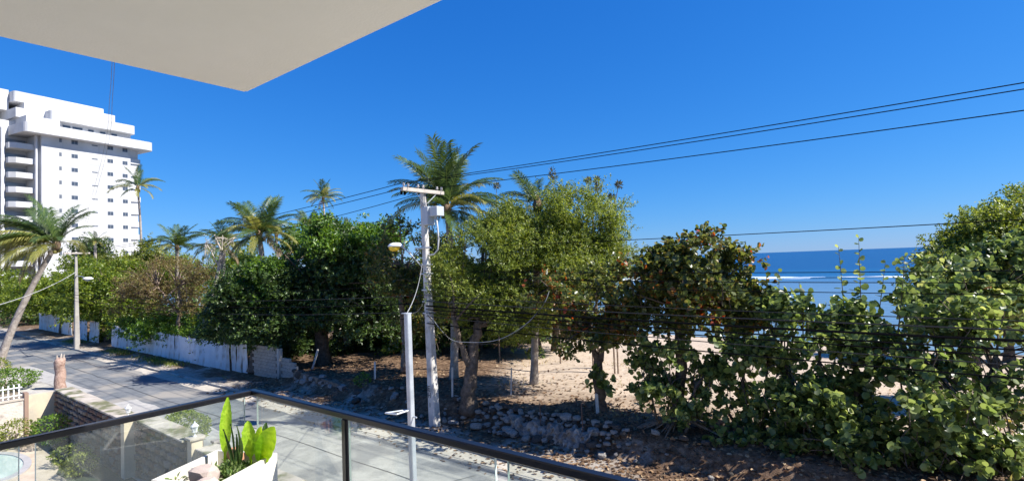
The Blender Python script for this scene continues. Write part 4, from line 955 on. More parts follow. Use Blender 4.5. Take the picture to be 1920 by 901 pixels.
for (x0, y0, x1, y1, nl, D) in ((1588, 640, 1572, 462, 17, 17.2), (1618, 640, 1610, 444, 21, 17.0), (1640, 640, 1660, 492, 14, 17.0), (1682, 640, 1696, 478, 15, 16.9), (1505, 640, 1498, 530, 11, 17.6), (1452, 620, 1460, 508, 11, 18.2)):
    p0, p1 = at(x0, y0, D), at(x1, y1, D+.1); st_ = bez(p0, (p0+p1)/2+gs.normal(size=3)*.08, p1, 9); MB().tube(st_, np.linspace(.022, .006, 9), 5).build('shoot', darkbark, shoot_shrub)
    k_ = np.linspace(.30, 1.0, nl); Pq = np.array([st_[0]*(1-k)**2+2*k*(1-k)*st_[4]+st_[8]*k*k for k in k_]); an = np.arange(nl)*2.4+gs.uniform(0, 6)
    Aq = np.stack([np.cos(an), np.sin(an), gs.uniform(.05, .7, nl)], 1); Nq = gs.normal(size=(nl, 3))*np.array([1, 1, .6])+np.array([.5, -.6, .35])
    Lq = np.linspace(.27, .13, nl)*gs.uniform(.85, 1.15, nl); leaf_objects(shoot_shrub, 'leaf', G_grape, Pq, Aq, Nq, Lq, Lq*.95, gs.uniform(.3, .9, nl))
b = grape_base(1410, 880, 18.5)
tree('sea_grape_shrub', 'open sea grape shrub with bare stems in front of the bright sand', b,
     [[b, b+[-.1,.1,1.0], b+[-.2,.2,2.2]], [b+[.4,.2,0], b+[.5,.3,1.2], b+[.7,.3,2.6]], [b+[-.5,.1,0], b+[-.8,.1,1.1], b+[-.9,0,2.3]], [b+[.9,.1,0], b+[1.0,.1,1.1], b+[1.3,0,2.3]]], [(.06,.04),(.06,.04),(.05,.03),(.06,.03)],
     [E(1420, 680, 70, 90, 18.5, 1.0), E(1370, 760, 50, 70, 18, .8), E(1460, 780, 50, 60, 18, .8), E(1440, 590, 60, 40, 19, .8), E(1440, 835, 60, 35, 17.8, .7, .6)],
     320, 8, .34, .16, .16, G_grape, darkbark, 23, 'round', cat='shrub', gap=(2.4, -.15), limbs=40, nobj=250, rndn=.8, upb=.5, twigs=70, limb_r=.025)
b = bpt(1272, 828, 20.0)
tree('sea_grape_tree', 'sea grape tree with scattered red leaves and one straight dark trunk', b,
     [[b, at(1272, 740, 20), at(1277, 640, 20), at(1278, 560, 20)]], [(.26,.15)],
     [E(1290, 500, 85, 50, 20, 1.6), E(1345, 530, 75, 55, 20, 1.4), E(1240, 570, 60, 70, 20, 1.3), E(1320, 590, 110, 50, 20, 1.4), E(1420, 580, 60, 42, 19.5, 1.0), E(1238, 500, 40, 42, 20, 1.1), E(1330, 475, 55, 30, 20, 1.2)],
     1250, 9, .30, .135, .13, G_redgrape, darkbark, 24, 'round', gap=(1.8, -.7), limbs=40, nobj=300, rndn=.8, upb=.6, twigs=90, limb_r=.05)
b = bpt(1255, 825, 19.0)
tree('sea_grape_shrub', 'low sea grape growth around the foot of the straight dark trunk', b,
     [[b, b+[0,.1,.8], b+[.1,.1,1.6]], [b+[-.4,0,0], b+[-.6,.1,.8], b+[-.8,.1,1.6]], [b+[.6,0,0], b+[.8,.1,.8], b+[1.0,.1,1.6]]], [(.05,.03),(.05,.03),(.05,.03)],
     [E(1255, 715, 75, 60, 19.2, 1.0), E(1220, 670, 45, 45, 19.4, .8), E(1300, 770, 50, 40, 19, .7), E(1335, 700, 40, 50, 19.3, .7)],
     330, 8, .30, .15, .15, G_grape, darkbark, 25, 'round', cat='shrub', gap=(2.2, -.2), limbs=30, nobj=220, rndn=.8, upb=.5, twigs=50, limb_r=.025)
b = bpt(1900, 720, 31)
tree('broadleaf_tree', 'tall spreading yellow-green tree rising at the far right', b,
     [[b, at(1890, 650, 31), at(1880, 560, 32)]], [(.30,.18)],
     [E(1905, 460, 110, 78, 32, 2.4), E(1835, 505, 95, 66, 32, 2.2), E(1970, 420, 115, 75, 33, 2.4), E(1800, 555, 70, 60, 31, 1.8), E(1900, 550, 110, 60, 32, 2.2)],
     8500, 12, .5, .17, .09, G_olive, darkbark, 26, gap=(1.5, -.8), limbs=30, rndn=.7)
b = bpt(1840, 830, 20)
tree('sea_grape_tree', 'dark sea grape tree between the water and the right-hand shrub', b,
     [[b, at(1830, 700, 20), at(1820, 590, 20)]], [(.16,.10)],
     [E(1815, 520, 75, 50, 20, 1.4), E(1880, 550, 80, 85, 20, 1.5), E(1770, 590, 50, 70, 20, 1.1), E(1920, 500, 50, 60, 20, 1.2)],
     800, 9, .32, .155, .15, G_grape, darkbark, 27, 'round', gap=(1.9, -.6), limbs=30, nobj=200, rndn=.8, upb=.6, twigs=50)

for k, (px, py, rx, ry, D, lab) in enumerate(((1880, 845, 70, 48, 14.6, 'low sea grape growth at the bottom right corner'), (1740, 850, 75, 45, 14.9, 'low sea grape growth left of the bottom right corner'), (1600, 850, 75, 42, 15.6, 'low sea grape growth under the upright shoots'), (1470, 850, 60, 38, 16.6, 'low sea grape growth under the open shrub'), (1370, 845, 50, 30, 17.4, 'low sea grape seedlings right of the exposed roots'))):
    b = bpt(px, py+40, D)
    tree('sea_grape_shrub', lab, b, [[b, at(px-8, py, D)], [b+[.3,.1,0], at(px+30, py-15, D)], [b+[-.3,.1,0], at(px-35, py-10, D)]], [(.04,.02)]*3, [E(px, py, rx, ry, D, .8)], 74, 8, .32, .155, .155, G_grape, darkbark, 300+k, 'round', cat='shrub', gap=(2.2, -.5), limbs=24, nobj=200, rndn=.8, upb=.5, twigs=30, limb_r=.018)
# --- centre: fine-leaved tree on the thick grey trunk, and the forked one
b = bpt(880, 796, 23.2)
tree('fine_leaved_tree', 'large olive tree with feathery leaves on a thick grey trunk, centre', b,
     [[b, at(880, 720, 23.2), at(888, 650, 23.4), at(900, 600, 23.6)], [at(882, 690, 23.3), at(862, 640, 23.0), at(850, 590, 22.8)]], [(.36,.18),(.16,.09)],
     [E(930, 500, 85, 90, 24.5, 2.0), E(1010, 440, 90, 75, 25.5, 2.2), E(1080, 430, 85, 78, 26, 2.2), E(1130, 480, 62, 85, 26, 1.8), E(870, 540, 60, 80, 24, 1.5), E(1030, 540, 130, 75, 24.5, 1.8), E(955, 425, 50, 45, 26, 1.4), E(940, 600, 80, 40, 24, 1.4)],
     11500, 11, .34, .11, .043, G_olive, darkbark, 31, gap=(1.5, -.62), limbs=40, rndn=.75, lo=.45, limb_r=.07, twigs=150)
b = bpt(1130, 808, 21.5)
tree('forked_tree', 'smaller tree with a forked dark trunk and sparse brownish leaves', b,
     [[b, at(1124, 740, 21.5), at(1120, 690, 21.5), at(1122, 665, 21.5)], [at(1121, 680, 21.5), at(1108, 640, 21.4), at(1095, 600, 21.4)], [at(1121, 675, 21.5), at(1134, 640, 21.5), at(1140, 600, 21.5)]], [(.24,.17),(.12,.07),(.12,.07)],
     [E(1080, 560, 85, 60, 21.5, 1.6), E(1165, 560, 65, 75, 21.5, 1.5), E(1120, 620, 90, 45, 21.3, 1.3)],
     750, 8, .30, .15, .10, G_redgrape, darkbark, 32, 'round', gap=(1.9, -.5), limbs=40, nobj=120, limb_r=.05, twigs=80)
b = bpt(1112, 700, 21.0)
b = at(1120, 712, 21.2)
tree('leafy_sprout', 'small bright sea grape sprout growing from the forked trunk', b,
     [[b, b+[0,-.15,.1], b+[.1,-.3,.15]]], [(.03,.015)], [E(1122, 715, 22, 26, 21.0, .35)], 12, 6, .2, .19, .18, G_grape, bark, 33, 'round', cat='plant', gap=(2, -3), limbs=6, nobj=60, limb_r=.015)

# --- left of the pole
b = bpt(760, 690, 31)
tree('broadleaf_tree', 'open tree with small reddish tipped leaves behind the street lamp', b,
     [[b, at(758, 640, 31), at(752, 560, 31), at(755, 500, 31)]], [(.22,.10)],
     [E(760, 452, 50, 42, 31, 1.6), E(735, 510, 60, 65, 31, 1.6), E(790, 540, 50, 80, 30, 1.4), E(830, 520, 50, 100, 30, 1.4), E(800, 600, 60, 55, 31, 1.6)],
     1250, 8, .42, .18, .11, G_redgrape, bark, 41, gap=(1.5, -.15), limbs=40, limb_r=.05, twigs=120)
b = bpt(605, 690, 37)
tree('broadleaf_tree', 'biggest dark glossy tree left of the pole, on a thick trunk', b,
     [[b, at(604, 650, 37), at(600, 600, 37), at(610, 540, 37)]], [(.55,.32)],
     [E(625, 485, 72, 62, 37, 2.6), E(690, 500, 65, 75, 36, 2.6), E(640, 560, 100, 70, 36, 2.8), E(580, 565, 55, 72, 37, 2.4), E(700, 590, 60, 60, 35, 2.0)],
     3000, 10, .42, .19, .11, G_dark, darkbark, 42, gap=(1.1, -.85), limbs=50, rndn=.85, limb_r=.12, twigs=120)
b = bpt(478, 703, 35.6)
tree('broadleaf_tree', 'dense dark tree on the leaning trunk beside the block wall', b,
     [[b, at(480, 660, 35.6), at(486, 610, 35.6), at(492, 570, 36)]], [(.42,.26)],
     [E(460, 570, 65, 70, 36, 2.4), E(520, 560, 45, 80, 35.5, 2.2), E(430, 600, 40, 55, 36, 1.8), E(510, 610, 50, 55, 35, 2.0)],
     1900, 10, .40, .18, .10, G_dark, darkbark, 43, gap=(1.2, -.9), limbs=40, rndn=.85, limb_r=.1)
b = bpt(500, 690, 37)
tree('broadleaf_tree', 'brighter green crown overtopping the dense dark tree', b,
     [[b, at(508, 600, 37), at(515, 540, 37)]], [(.20,.12)],
     [E(505, 530, 50, 42, 36, 1.8), E(572, 465, 38, 45, 44, 1.6), E(465, 540, 38, 30, 36.5, 1.5)],
     1300, 10, .40, .18, .11, G_bright, darkbark, 44, gap=(1.3, -.8), limbs=25)
b = bpt(650, 660, 42)
tree('broadleaf_tree', 'light green crown showing above the biggest dark tree', b,
     [[b, at(655, 560, 42), at(660, 500, 42)]], [(.25,.15)],
     [E(660, 458, 75, 30, 35, 1.6), E(620, 430, 45, 24, 37, 1.5), E(715, 450, 40, 26, 34, 1.4)],
     1000, 9, .45, .19, .11, G_bright, darkbark, 45, gap=(1.3, -.6), limbs=25)
# pale leaning trunk with dead branches
b = bpt(378, 640, 44)
tree('bare_branched_tree', 'pale leaning trunk with dead branches beside the brown tree', b,
     [[b, at(385, 600, 44), at(398, 550, 44), at(410, 505, 44), at(414, 470, 44), at(402, 440, 44)], [at(412, 490, 44), at(425, 462, 44), at(440, 445, 44)], [at(410, 500, 44), at(396, 470, 44), at(385, 455, 44)], [at(414, 470, 44), at(418, 450, 44), at(415, 430, 44)]],
     [(.24,.05),(.09,.03),(.08,.02),(.07,.02)],
     [E(410, 470, 40, 35, 44.5, 1.5)], 70, 7, .35, .12, .05, G_yel, palebark, 46, gap=(1.5, -3), limbs=30, limb_r=.03, twigs=40)
b = bpt(330, 640, 47)
tree('brown_tree', 'brownish half-dry tree above the white metal fence', b,
     [[b, at(335, 600, 47), at(340, 560, 47), at(330, 530, 47)], [at(338, 590, 47), at(310, 555, 47), at(290, 530, 47)]], [(.20,.10),(.12,.06)],
     [E(310, 530, 60, 45, 47, 2.4), E(350, 560, 40, 45, 47, 2.0), E(265, 560, 45, 45, 48, 2.0), E(370, 520, 25, 30, 46, 1.4)],
     1500, 8, .45, .16, .07, G_brown, bark, 47, gap=(1.2, -.5), limbs=60, limb_r=.06, twigs=160)
b = bpt(300, 650, 46)
tree('green_shrub', 'bright green undergrowth just behind the white metal fence', b,
     [[b, b+[0,0,1.2]]], [(.08,.04)], [E(290, 620, 35, 22, 46, 1.4), E(390, 620, 35, 28, 44, 1.4), E(340, 630, 40, 18, 45, 1.2), E(235, 615, 30, 20, 49, 1.2)],
     620, 9, .40, .18, .09, G_bright, darkbark, 48, cat='shrub', gap=(1.5, -.9), limbs=10)
b = bpt(205, 640, 56)
tree('almond_tree', 'wide green tree spreading over the gap in the metal fences', b,
     [[b, at(207, 610, 56), at(212, 570, 56)]], [(.42,.25)],
     [E(200, 560, 65, 45, 56, 3.0), E(250, 590, 45, 40, 55, 2.4), E(160, 545, 50, 40, 57, 2.6), E(215, 520, 60, 30, 58, 2.6)],
     1900, 9, .50, .24, .13, G_almond, darkbark, 49, gap=(1.0, -.85), limbs=30, limb_r=.1)
b = bpt(120, 620, 66)
tree('almond_tree', 'green tree behind the far utility pole', b,
     [[b, at(118, 590, 66), at(115, 560, 66)]], [(.40,.25)],
     [E(110, 545, 60, 42, 66, 3.4), E(60, 560, 45, 40, 68, 3.0), E(140, 575, 45, 30, 64, 2.6), E(150, 505, 35, 28, 70, 2.4)],
     1500, 9, .55, .27, .14, G_almond, darkbark, 50, gap=(1.0, -.85), limbs=30, limb_r=.1)
b = bpt(20, 605, 85)
tree('almond_tree', 'shady green trees closing the far end of the road', b,
     [[b, at(20, 580, 85), at(22, 550, 85)]], [(.5,.3)],
     [E(20, 550, 60, 42, 85, 4.5), E(-40, 560, 60, 50, 85, 4.5), E(70, 575, 40, 22, 82, 3.0)],
     1300, 9, .7, .34, .18, G_almond, darkbark, 51, gap=(.8, -.9), limbs=20)
for k, (px, py, rx, ry, D, lab, lm_) in enumerate(((210, 490, 40, 22, 92, 'pale green bush at the foot of the white tower', G_yel), (290, 480, 40, 26, 84, 'yellow-green bush right of the tall thin palm trunk', G_yel), (345, 510, 50, 30, 70, 'green undergrowth below the two short palms', G_almond),
                                          (450, 500, 45, 30, 60, 'green crown behind the pale leaning trunk', G_almond), (170, 470, 30, 24, 100, 'dark low tree crown in front of the tower base', G_dark))):
    b = bpt(px, py+60, D); b[2] = float(hgt(b[0], b[1]))
    tree('background_tree', lab, b, [[b, at(px, py+10, D)]], [(.3,.2)], [E(px, py, rx, ry, D, rx*D/FPX), E(px+rx*.5, py+ry*.6, rx*.8, ry*.9, D, rx*D/FPX), E(px-rx*.5, py+ry*.9, rx*.8, ry, D, rx*D/FPX)],
         700, 8, .7, .34, .16, lm_, darkbark, 60+k, gap=(.8, -.9), limbs=12, group='trees behind the fence line')
# bushes deeper on the beach plot, seen under the crowns
for k, (px, py, rx, ry, D, lab, lm_) in enumerate(((760, 610, 50, 45, 44, 'sunlit shrub behind the pole, under the crowns', G_yel), (950, 620, 70, 32, 42, 'dark shrub row behind the thick grey trunk', G_dark), (690, 635, 45, 30, 46, 'shrub in the shade behind the white upright post', G_almond),
                                          (560, 640, 50, 40, 44, 'dark shrub behind the block wall', G_dark), (870, 600, 40, 45, 40, 'olive shrub left of the thick grey trunk', G_olive), (1060, 625, 40, 22, 44, 'dry shrub at the sand edge behind the forked tree', G_brown))):
    b = bpt(px, py+ry*.9, D)
    tree('beach_shrub', lab, b, [[b, at(px, py, D)]], [(.09,.05)], [E(px, py, rx, ry, D, rx*D/FPX), E(px+rx*.6, py+ry*.3, rx*.6, ry*.7, D, rx*.6*D/FPX)],
         520, 9, .45, .20, .10, lm_, darkbark, 80+k, cat='shrub', gap=(1.3, -.7), limbs=14, group='shrubs on the beach plot')

for k, (px, py, rx, ry, D, lab, lm_) in enumerate(((600, 560, 70, 70, 47, 'dark crown filling the gap behind the biggest tree', G_dark), (700, 560, 60, 75, 45, 'mid green crown behind the street lamp', G_almond), (800, 560, 65, 80, 42, 'olive crown behind the utility pole', G_olive),
                                          (440, 580, 55, 60, 50, 'shady crown behind the pale leaning trunk base', G_almond), (900, 560, 70, 70, 38, 'dense crown behind the thick grey trunk', G_dark), (250, 590, 60, 40, 60, 'green crown behind the brown tree', G_almond), (1010, 570, 70, 60, 36, 'olive crown behind the looping cable', G_olive), (350, 590, 60, 45, 56, 'leafy crown between brown tree and pale trunk', G_bright))):
    b = bpt(px, py+ry+60, D)
    tree('background_tree', lab, b, [[b, at(px, py+ry*.6, D), at(px, py, D)]], [(.2,.12)], [E(px, py, rx, ry, D, 2.2), E(px+rx*.5, py+ry*.4, rx*.7, ry*.8, D, 2.0), E(px-rx*.5, py+ry*.5, rx*.7, ry*.8, D, 2.0)],
         750, 9, .5, .24, .12, lm_, darkbark, 160+k, gap=(1.1, -.85), limbs=18, group='trees behind the fence line')
for k, (px, py, rx, ry, D, lab, lm_) in enumerate(((225, 625, 40, 22, 58, 'undergrowth behind the left end of the white metal fence', G_almond), (430, 640, 45, 28, 42, 'undergrowth behind the right end of the white metal fence', G_dark), (520, 650, 45, 28, 40, 'undergrowth right behind the block wall', G_dark), (640, 650, 45, 22, 42, 'low shade plants behind the leaning white post', G_dark), (770, 650, 50, 24, 40, 'low shade plants behind the galvanised post', G_almond), (30, 600, 50, 20, 80, 'undergrowth at the far end of the road', G_dark))):
    b = bpt(px, py+ry*.9, D)
    tree('beach_shrub', lab, b, [[b, at(px, py, D)]], [(.09,.05)], [E(px, py, rx, ry, D, rx*D/FPX), E(px+rx*.6, py+ry*.3, rx*.6, ry*.7, D, rx*.6*D/FPX)],
         330, 9, .45, .20, .10, lm_, darkbark, 180+k, cat='shrub', gap=(1.3, -.7), limbs=14, group='shrubs on the beach plot')
for k, (x, y, z, rr_, lab) in enumerate(((-27, 28.5, 5.6, 3.8, 'added wide low shade crown deep in the plot left of the utility pole'), (-20.5, 30.5, 5.6, 3.6, 'added wide low shade crown deep in the plot behind the olive tree'), (-34, 29, 5.8, 4.0, 'added wide low shade crown deep in the plot behind the biggest dark tree'), (-41, 27, 5.8, 4.0, 'added wide low shade crown deep in the plot behind the bushy palm'))):
    b = np.array([x, y, float(hgt(x, y))]); c_ = np.array([x, y, z])  # crowns added behind the front trees to cast shade on the plot
    env_ = [(c_, rr_, rr_, 1.6, 1), (c_+[1.5,-1,-.5], rr_*.7, rr_*.7, 1.3, 1), (c_+[-1.6,.8,-.4], rr_*.7, rr_*.7, 1.3, 1)]
    tree('background_tree', lab, b, [[b, b*.5+c_*.5+[.2,.1,0], c_]], [(.22,.12)], env_, 800, 9, .5, .22, .13, G_dark, darkbark, 200+k, gap=(1.2, -.6), limbs=24, group='trees behind the fence line')
# --- palms
frondm = leafmat('palm_frond', [(0, (.022,.045,.012)), (.5, (.055,.095,.02)), (1, (.12,.16,.035))], .4, .25)
frondy = leafmat('palm_frond_yellow', [(0, (.12,.14,.03)), (.5, (.22,.22,.05)), (1, (.34,.30,.09))], .45, .3)
frondd = leafmat('palm_frond_dry', [(0, (.13,.085,.045)), (1, (.30,.22,.13))], .7, .2)
def frond_mesh(Lr, e0, e1, seed, mt, lf=1.0, hang=.5, npair=72, ragged=.08):
    r = random.Random(seed); vs = []; fs = []; tint = []; n = 16; rp = [np.zeros(3)]
    for i in range(n):
        k = (i+.5)/n; e = R_(e0+(e1-e0)*k**1.25); y = .10*math.sin(k*2.5+seed)
        rp.append(rp[-1]+np.array([math.cos(e), y*.5, math.sin(e)])*Lr/n)
    rp = np.array(rp)
    def rc(t_): q = min(max(t_, 0), 1)*n; i = min(int(q), n-1); return rp[i]+(rp[i+1]-rp[i])*(q-i)
    for i in range(n+1):
        c = rp[i]; wd = .045*(1-i/n)+.007
        vs += [c+np.array([0,-wd,0]), c+np.array([0,wd,0]), c+np.array([0,0,-wd*.7])]; tint += [.95]*3
    for i in range(n):
        a, b2 = i*3, i*3+3; fs += [(a,a+1,b2+1,b2),(a+1,a+2,b2+2,b2+1),(a+2,a,b2,b2+2)]
    for i in range(npair):
        t_ = .13+.87*i/(npair-1); c = rc(t_); tg = unit(rc(t_+.03)-rc(t_-.03)); upn = unit(np.cross(np.cross(tg, [0,0,1.])+[1e-6,0,0], tg))
        for s in (-1, 1):
            if r.random() < ragged: continue
            ll = lf*(.40+.72*math.sin(math.pi*min(1, .14+.80*t_)))*r.uniform(.8, 1.12)
            d0 = unit(np.array([0, s, 0])*.85+tg*(.5+.6*t_)+upn*(.28-hang*.2)+np.array([0,0,-.12*hang])); d1 = unit(d0*.9+np.array([0,0,-hang-r.uniform(0, .45)]))
            w_ = .020+.014*r.random(); o = tg*w_; k = len(vs); m1 = c+d0*ll*.5; m2 = m1+d1*ll*.5
            vs += [c-o*.6, c+o*.6, m1-o, m1+o, m2]; tt = r.uniform(0, .85)
            tint += [tt]*5; fs += [(k,k+1,k+3,k+2),(k+2,k+3,k+4)]
    me = bpy.data.meshes.new('frond'); me.from_pydata([tuple(v) for v in vs], [], fs)
    a = me.attributes.new('tint', 'FLOAT', 'POINT'); a.data.foreach_set('value', np.array(tint, np.float32)); me.materials.append(mt); return me
FR = {'up': [frond_mesh(4, 84, 50, 1, frondm, hang=.2), frond_mesh(4, 76, 30, 2, frondm, hang=.3), frond_mesh(4.2, 70, 35, 12, frondm, hang=.3)],
      'mid': [frond_mesh(4.2, 58, -8, 3, frondm, hang=.4), frond_mesh(4.2, 50, -25, 4, frondm, hang=.55), frond_mesh(4.2, 55, -15, 5, frondy, hang=.45)],
      'out': [frond_mesh(4.3, 30, -45, 6, frondm, hang=.65), frond_mesh(4.3, 22, -50, 7, frondy, hang=.8), frond_mesh(4.3, 32, -35, 8, frondm, hang=.6)],
      'down': [frond_mesh(3.8, -8, -72, 9, frondy, hang=.9, ragged=.2), frond_mesh(3.6, -30, -82, 10, frondd, hang=1.0, ragged=.35), frond_mesh(3.8, -12, -68, 11, frondm, hang=.9)]}
FR['yel'] = [frond_mesh(4.3, 25, -60, 21, frondy, hang=.7), frond_mesh(4.2, 5, -70, 22, frondy, hang=.85), frond_mesh(4.2, 40, -40, 23, frondy, hang=.6)]
palmbark = mat('palm_bark', (.26,.22,.19), .95, col2=(.44,.39,.34), scale=4, bump=.8, bscale=9, spec=.1)
coco = mat('coconut_green', (.14,.15,.03), .5, col2=(.26,.20,.06), scale=3); fibre = mat('palm_fibre', (.16,.10,.06), .95, col2=(.28,.19,.11), scale=8)
cm = rock_mesh('coconut', 5, 1, 1, 1.2, coco, 2)
def palm(label, base, bendp, top, r0, r1, spec, size, seed, nuts=6, wind=0.0, group='coconut palms'):
    """spec: list of (kind, azimuth in degrees (0 = to the picture's right, 90 = away), scale)"""
    r = random.Random(seed); base, bendp, top = [np.array(p, float) for p in (base, bendp, top)]
    t = thing('palm_tree', label, 'palm tree', base, group)
    q = bez(base-[0,0,.3], bendp, top, 16); m_ = len(q)
    MB().tube(q, [r0*(1.35 if i == 0 else 1.15 if i == 1 else 1)*(1-i/(m_-1))+r1*(i/(m_-1))+(.012 if i % 2 else 0) for i in range(m_)], 10).build('trunk', palmbark, t, smooth=True)
    MB().lathe([(.02,-.45*size),(.22*size,-.3*size),(.28*size,0),(.18*size,.3*size),(.04*size,.55*size)], top, 8).build('crown_heart', fibre, t, smooth=True)
    for kind, az, sc in spec:
        me = FR[kind][r.randrange(len(FR[kind]))]; a = R_(az+r.uniform(-8, 8)); d = HR*math.cos(a)+HF*math.sin(a)
        M4 = Matrix.Translation(Vector(top+d*.1*size)) @ Matrix.Rotation(math.atan2(d[1], d[0]), 4, 'Z') @ Matrix.Rotation(r.uniform(-.08, .08), 4, 'Y') @ Matrix.Rotation(r.uniform(-.35, .35), 4, 'X') @ Matrix.Scale(sc*size*r.uniform(.93, 1.05), 4)
        obj_at('frond', me, M4, t)
    for k in range(nuts):
        a = r.uniform(0, 6.28); obj_at('coconut', cm, Matrix.Translation(Vector(top+np.array([.3*size*math.cos(a), .3*size*math.sin(a), -.3*size-r.uniform(0, .3)*size]))) @ Matrix.Scale(.13*size, 4), t)
    return t
def ring(kind, n, a0, sc): return [(kind, a0+360*k/n, sc) for k in range(n)]
# big palm behind the pole
T = at(838, 392, 29); B = bpt(850, 700, 29)
palm('large coconut palm right behind the utility pole top', B, (B+T)/2+np.array([.3,.2,0]), T, .22, .15,
     ring('up', 8, 20, 1.0)+[('up', 100, 1.05), ('up', 80, .95), ('mid', 165, .85), ('mid', 195, .8), ('mid', 180, .9), ('mid', 100, .9), ('mid', 35, .9), ('mid', 10, .85), ('mid', 60, .9), ('mid', 130, .9), ('out', 5, .85), ('out', -25, .8), ('out', 200, .7), ('out', 250, .7), ('out', 310, .75), ('down', 280, .8), ('down', -40, .85), ('down', 240, .6), ('down', 330, .8), ('out', 340, .9), ('down', 0, .85), ('yel', 10, .9), ('yel', 350, .85), ('yel', 320, .8), ('yel', 175, .8), ('up', 110, 1.0), ('up', 70, 1.0), ('up', 200, .9), ('up', 330, .9)], .95, 1, 8)
# palm at 480
T = at(486, 440, 41); B = bpt(500, 670, 41)
palm('bushy coconut palm left of the big dark tree', B, (B+T)/2+np.array([.8,0,0]), T, .24, .17,
     ring('up', 4, 60, .95)+[('up', 110, 1.05), ('up', 130, 1.0), ('up', 90, 1.0)]+ring('mid', 7, 15, .95)+ring('out', 8, 0, .85)+ring('down', 7, 30, .85)+[('yel', 250, .9), ('yel', 290, .9), ('yel', 320, .85), ('out', 200, .9), ('out', 340, .9)], .84, 2, 9)
T = at(518, 440, 58); B = bpt(525, 640, 58)
palm('smaller palm half hidden right of the bushy palm', B, (B+T)/2, T, .2, .14, ring('mid', 6, 0, .8)+ring('out', 6, 20, .8)+ring('up', 3, 50, .8), .75, 12, 0)
T = at(606, 372, 95); B = bpt(612, 580, 95)
palm('tall thin palm standing clear against the sky behind the trees', B, (B+T)/2+np.array([.6,0,0]), T, .22, .15,
     ring('up', 4, 20, .9)+ring('mid', 7, 0, .9)+ring('out', 8, 10, .85)+ring('down', 4, 40, .7), 1.0, 3, 5)
T = at(258, 352, 88); B = bpt(262, 560, 88)
palm('tall thin palm in front of the right edge of the white tower', B, (B+T)/2+np.array([.5,.6,0]), T, .24, .15,
     ring('up', 3, 100, .95)+[('mid', 160, 1.1), ('mid', 180, 1.05), ('mid', 20, 1.05), ('mid', 100, 1.0), ('mid', 60, 1), ('out', 190, 1.05), ('out', 0, .95), ('out', 230, .9), ('out', 320, .9), ('down', 0, .95), ('down', 220, .8), ('down', 300, .8)], .98, 4, 6)
T = at(332, 464, 62); B = bpt(332, 600, 64)
palm('short palm left of the pale leaning trunk', B, (B+T)/2, T, .24, .18, ring('up', 5, 40, .8)+ring('mid', 7, 10, .85)+ring('out', 6, 30, .8), .95, 5, 0)
T = at(418, 462, 52); B = bpt(420, 610, 54)
palm('pale palm directly behind the dead branches', B, (B+T)/2, T, .24, .18, ring('up', 4, 20, .75)+ring('mid', 7, 0, .85)+ring('out', 7, 15, .85)+ring('down', 4, 0, .7)+[('yel', 200, .8), ('yel', 320, .8)], .9, 6, 0)
T = at(652, 440, 72); B = bpt(655, 600, 72)
palm('low dark palm showing between the tree crowns', B, (B+T)/2, T, .22, .16, ring('up', 4, 20, .8)+ring('mid', 6, 0, .8)+ring('out', 5, 10, .8), .75, 7, 0)
T = at(578, 425, 66); B = bpt(582, 600, 66)
palm('dark palm just left of and below the tall thin palm', B, (B+T)/2, T, .22, .16, ring('up', 4, 40, .8)+ring('mid', 6, 20, .8)+ring('out', 6, 0, .8), .75, 8, 0)
T = at(1008, 384, 27); B = bpt(1000, 700, 27)
palm('young palm rising out of the olive tree crown', B, (B+T)/2, T, .2, .14, [('up', 170, .5), ('up', 60, .55), ('up', 120, .55), ('up', 0, .5), ('up', 240, .5), ('mid', 180, .5), ('mid', 90, .45), ('mid', 150, .45), ('mid', 0, .4), ('out', 190, .45), ('out', 20, .4), ('down', 200, .4)], .95, 9, 0)
T = at(178, 455, 80); B = bpt(182, 580, 80)
palm('short blurred palm between the leaning palm and the tower', B, (B+T)/2, T, .24, .18, ring('mid', 6, 0, .7)+ring('out', 5, 20, .7)+ring('up', 3, 40, .7), .75, 13, 0)
# leaning palm at the left
B = np.array([-59.2, 8.3, .0]); T = at(106, 458, 44)
palm('leaning coconut palm at the left edge with windblown fronds', B, B*.55+T*.45+np.array([-.6,-.6,-.2]), T, .30, .17,
     [('up', 150, .9), ('up', 120, .95), ('up', 60, .85), ('up', 30, .8), ('up', 90, .9), ('up', 10, .85), ('up', 200, .9), ('mid', 185, 1.0), ('mid', 150, .95), ('out', 190, 1.0), ('out', 210, 1.0), ('mid', 175, 1.05), ('mid', 190, 1.1), ('mid', 160, 1.05), ('mid', 210, 1.0), ('mid', 140, 1.0), ('mid', 20, .65), ('out', 180, 1.1), ('out', 200, 1.05), ('out', 165, 1.05), ('out', 225, 1.0), ('out', 250, .9), ('down', 240, .9), ('down', 265, .85), ('down', 200, .95), ('down', 180, .9), ('out', 320, .6), ('out', 280, .8), ('down', 220, 1.0), ('mid', 230, 1.0), ('yel', 255, 1.0), ('yel', 200, 1.1), ('yel', 175, 1.1), ('yel', 225, 1.1), ('yel', 240, 1.0), ('yel', 100, .8), ('out', 185, 1.1), ('yel', 290, .7)], 1.12, 10, 7)
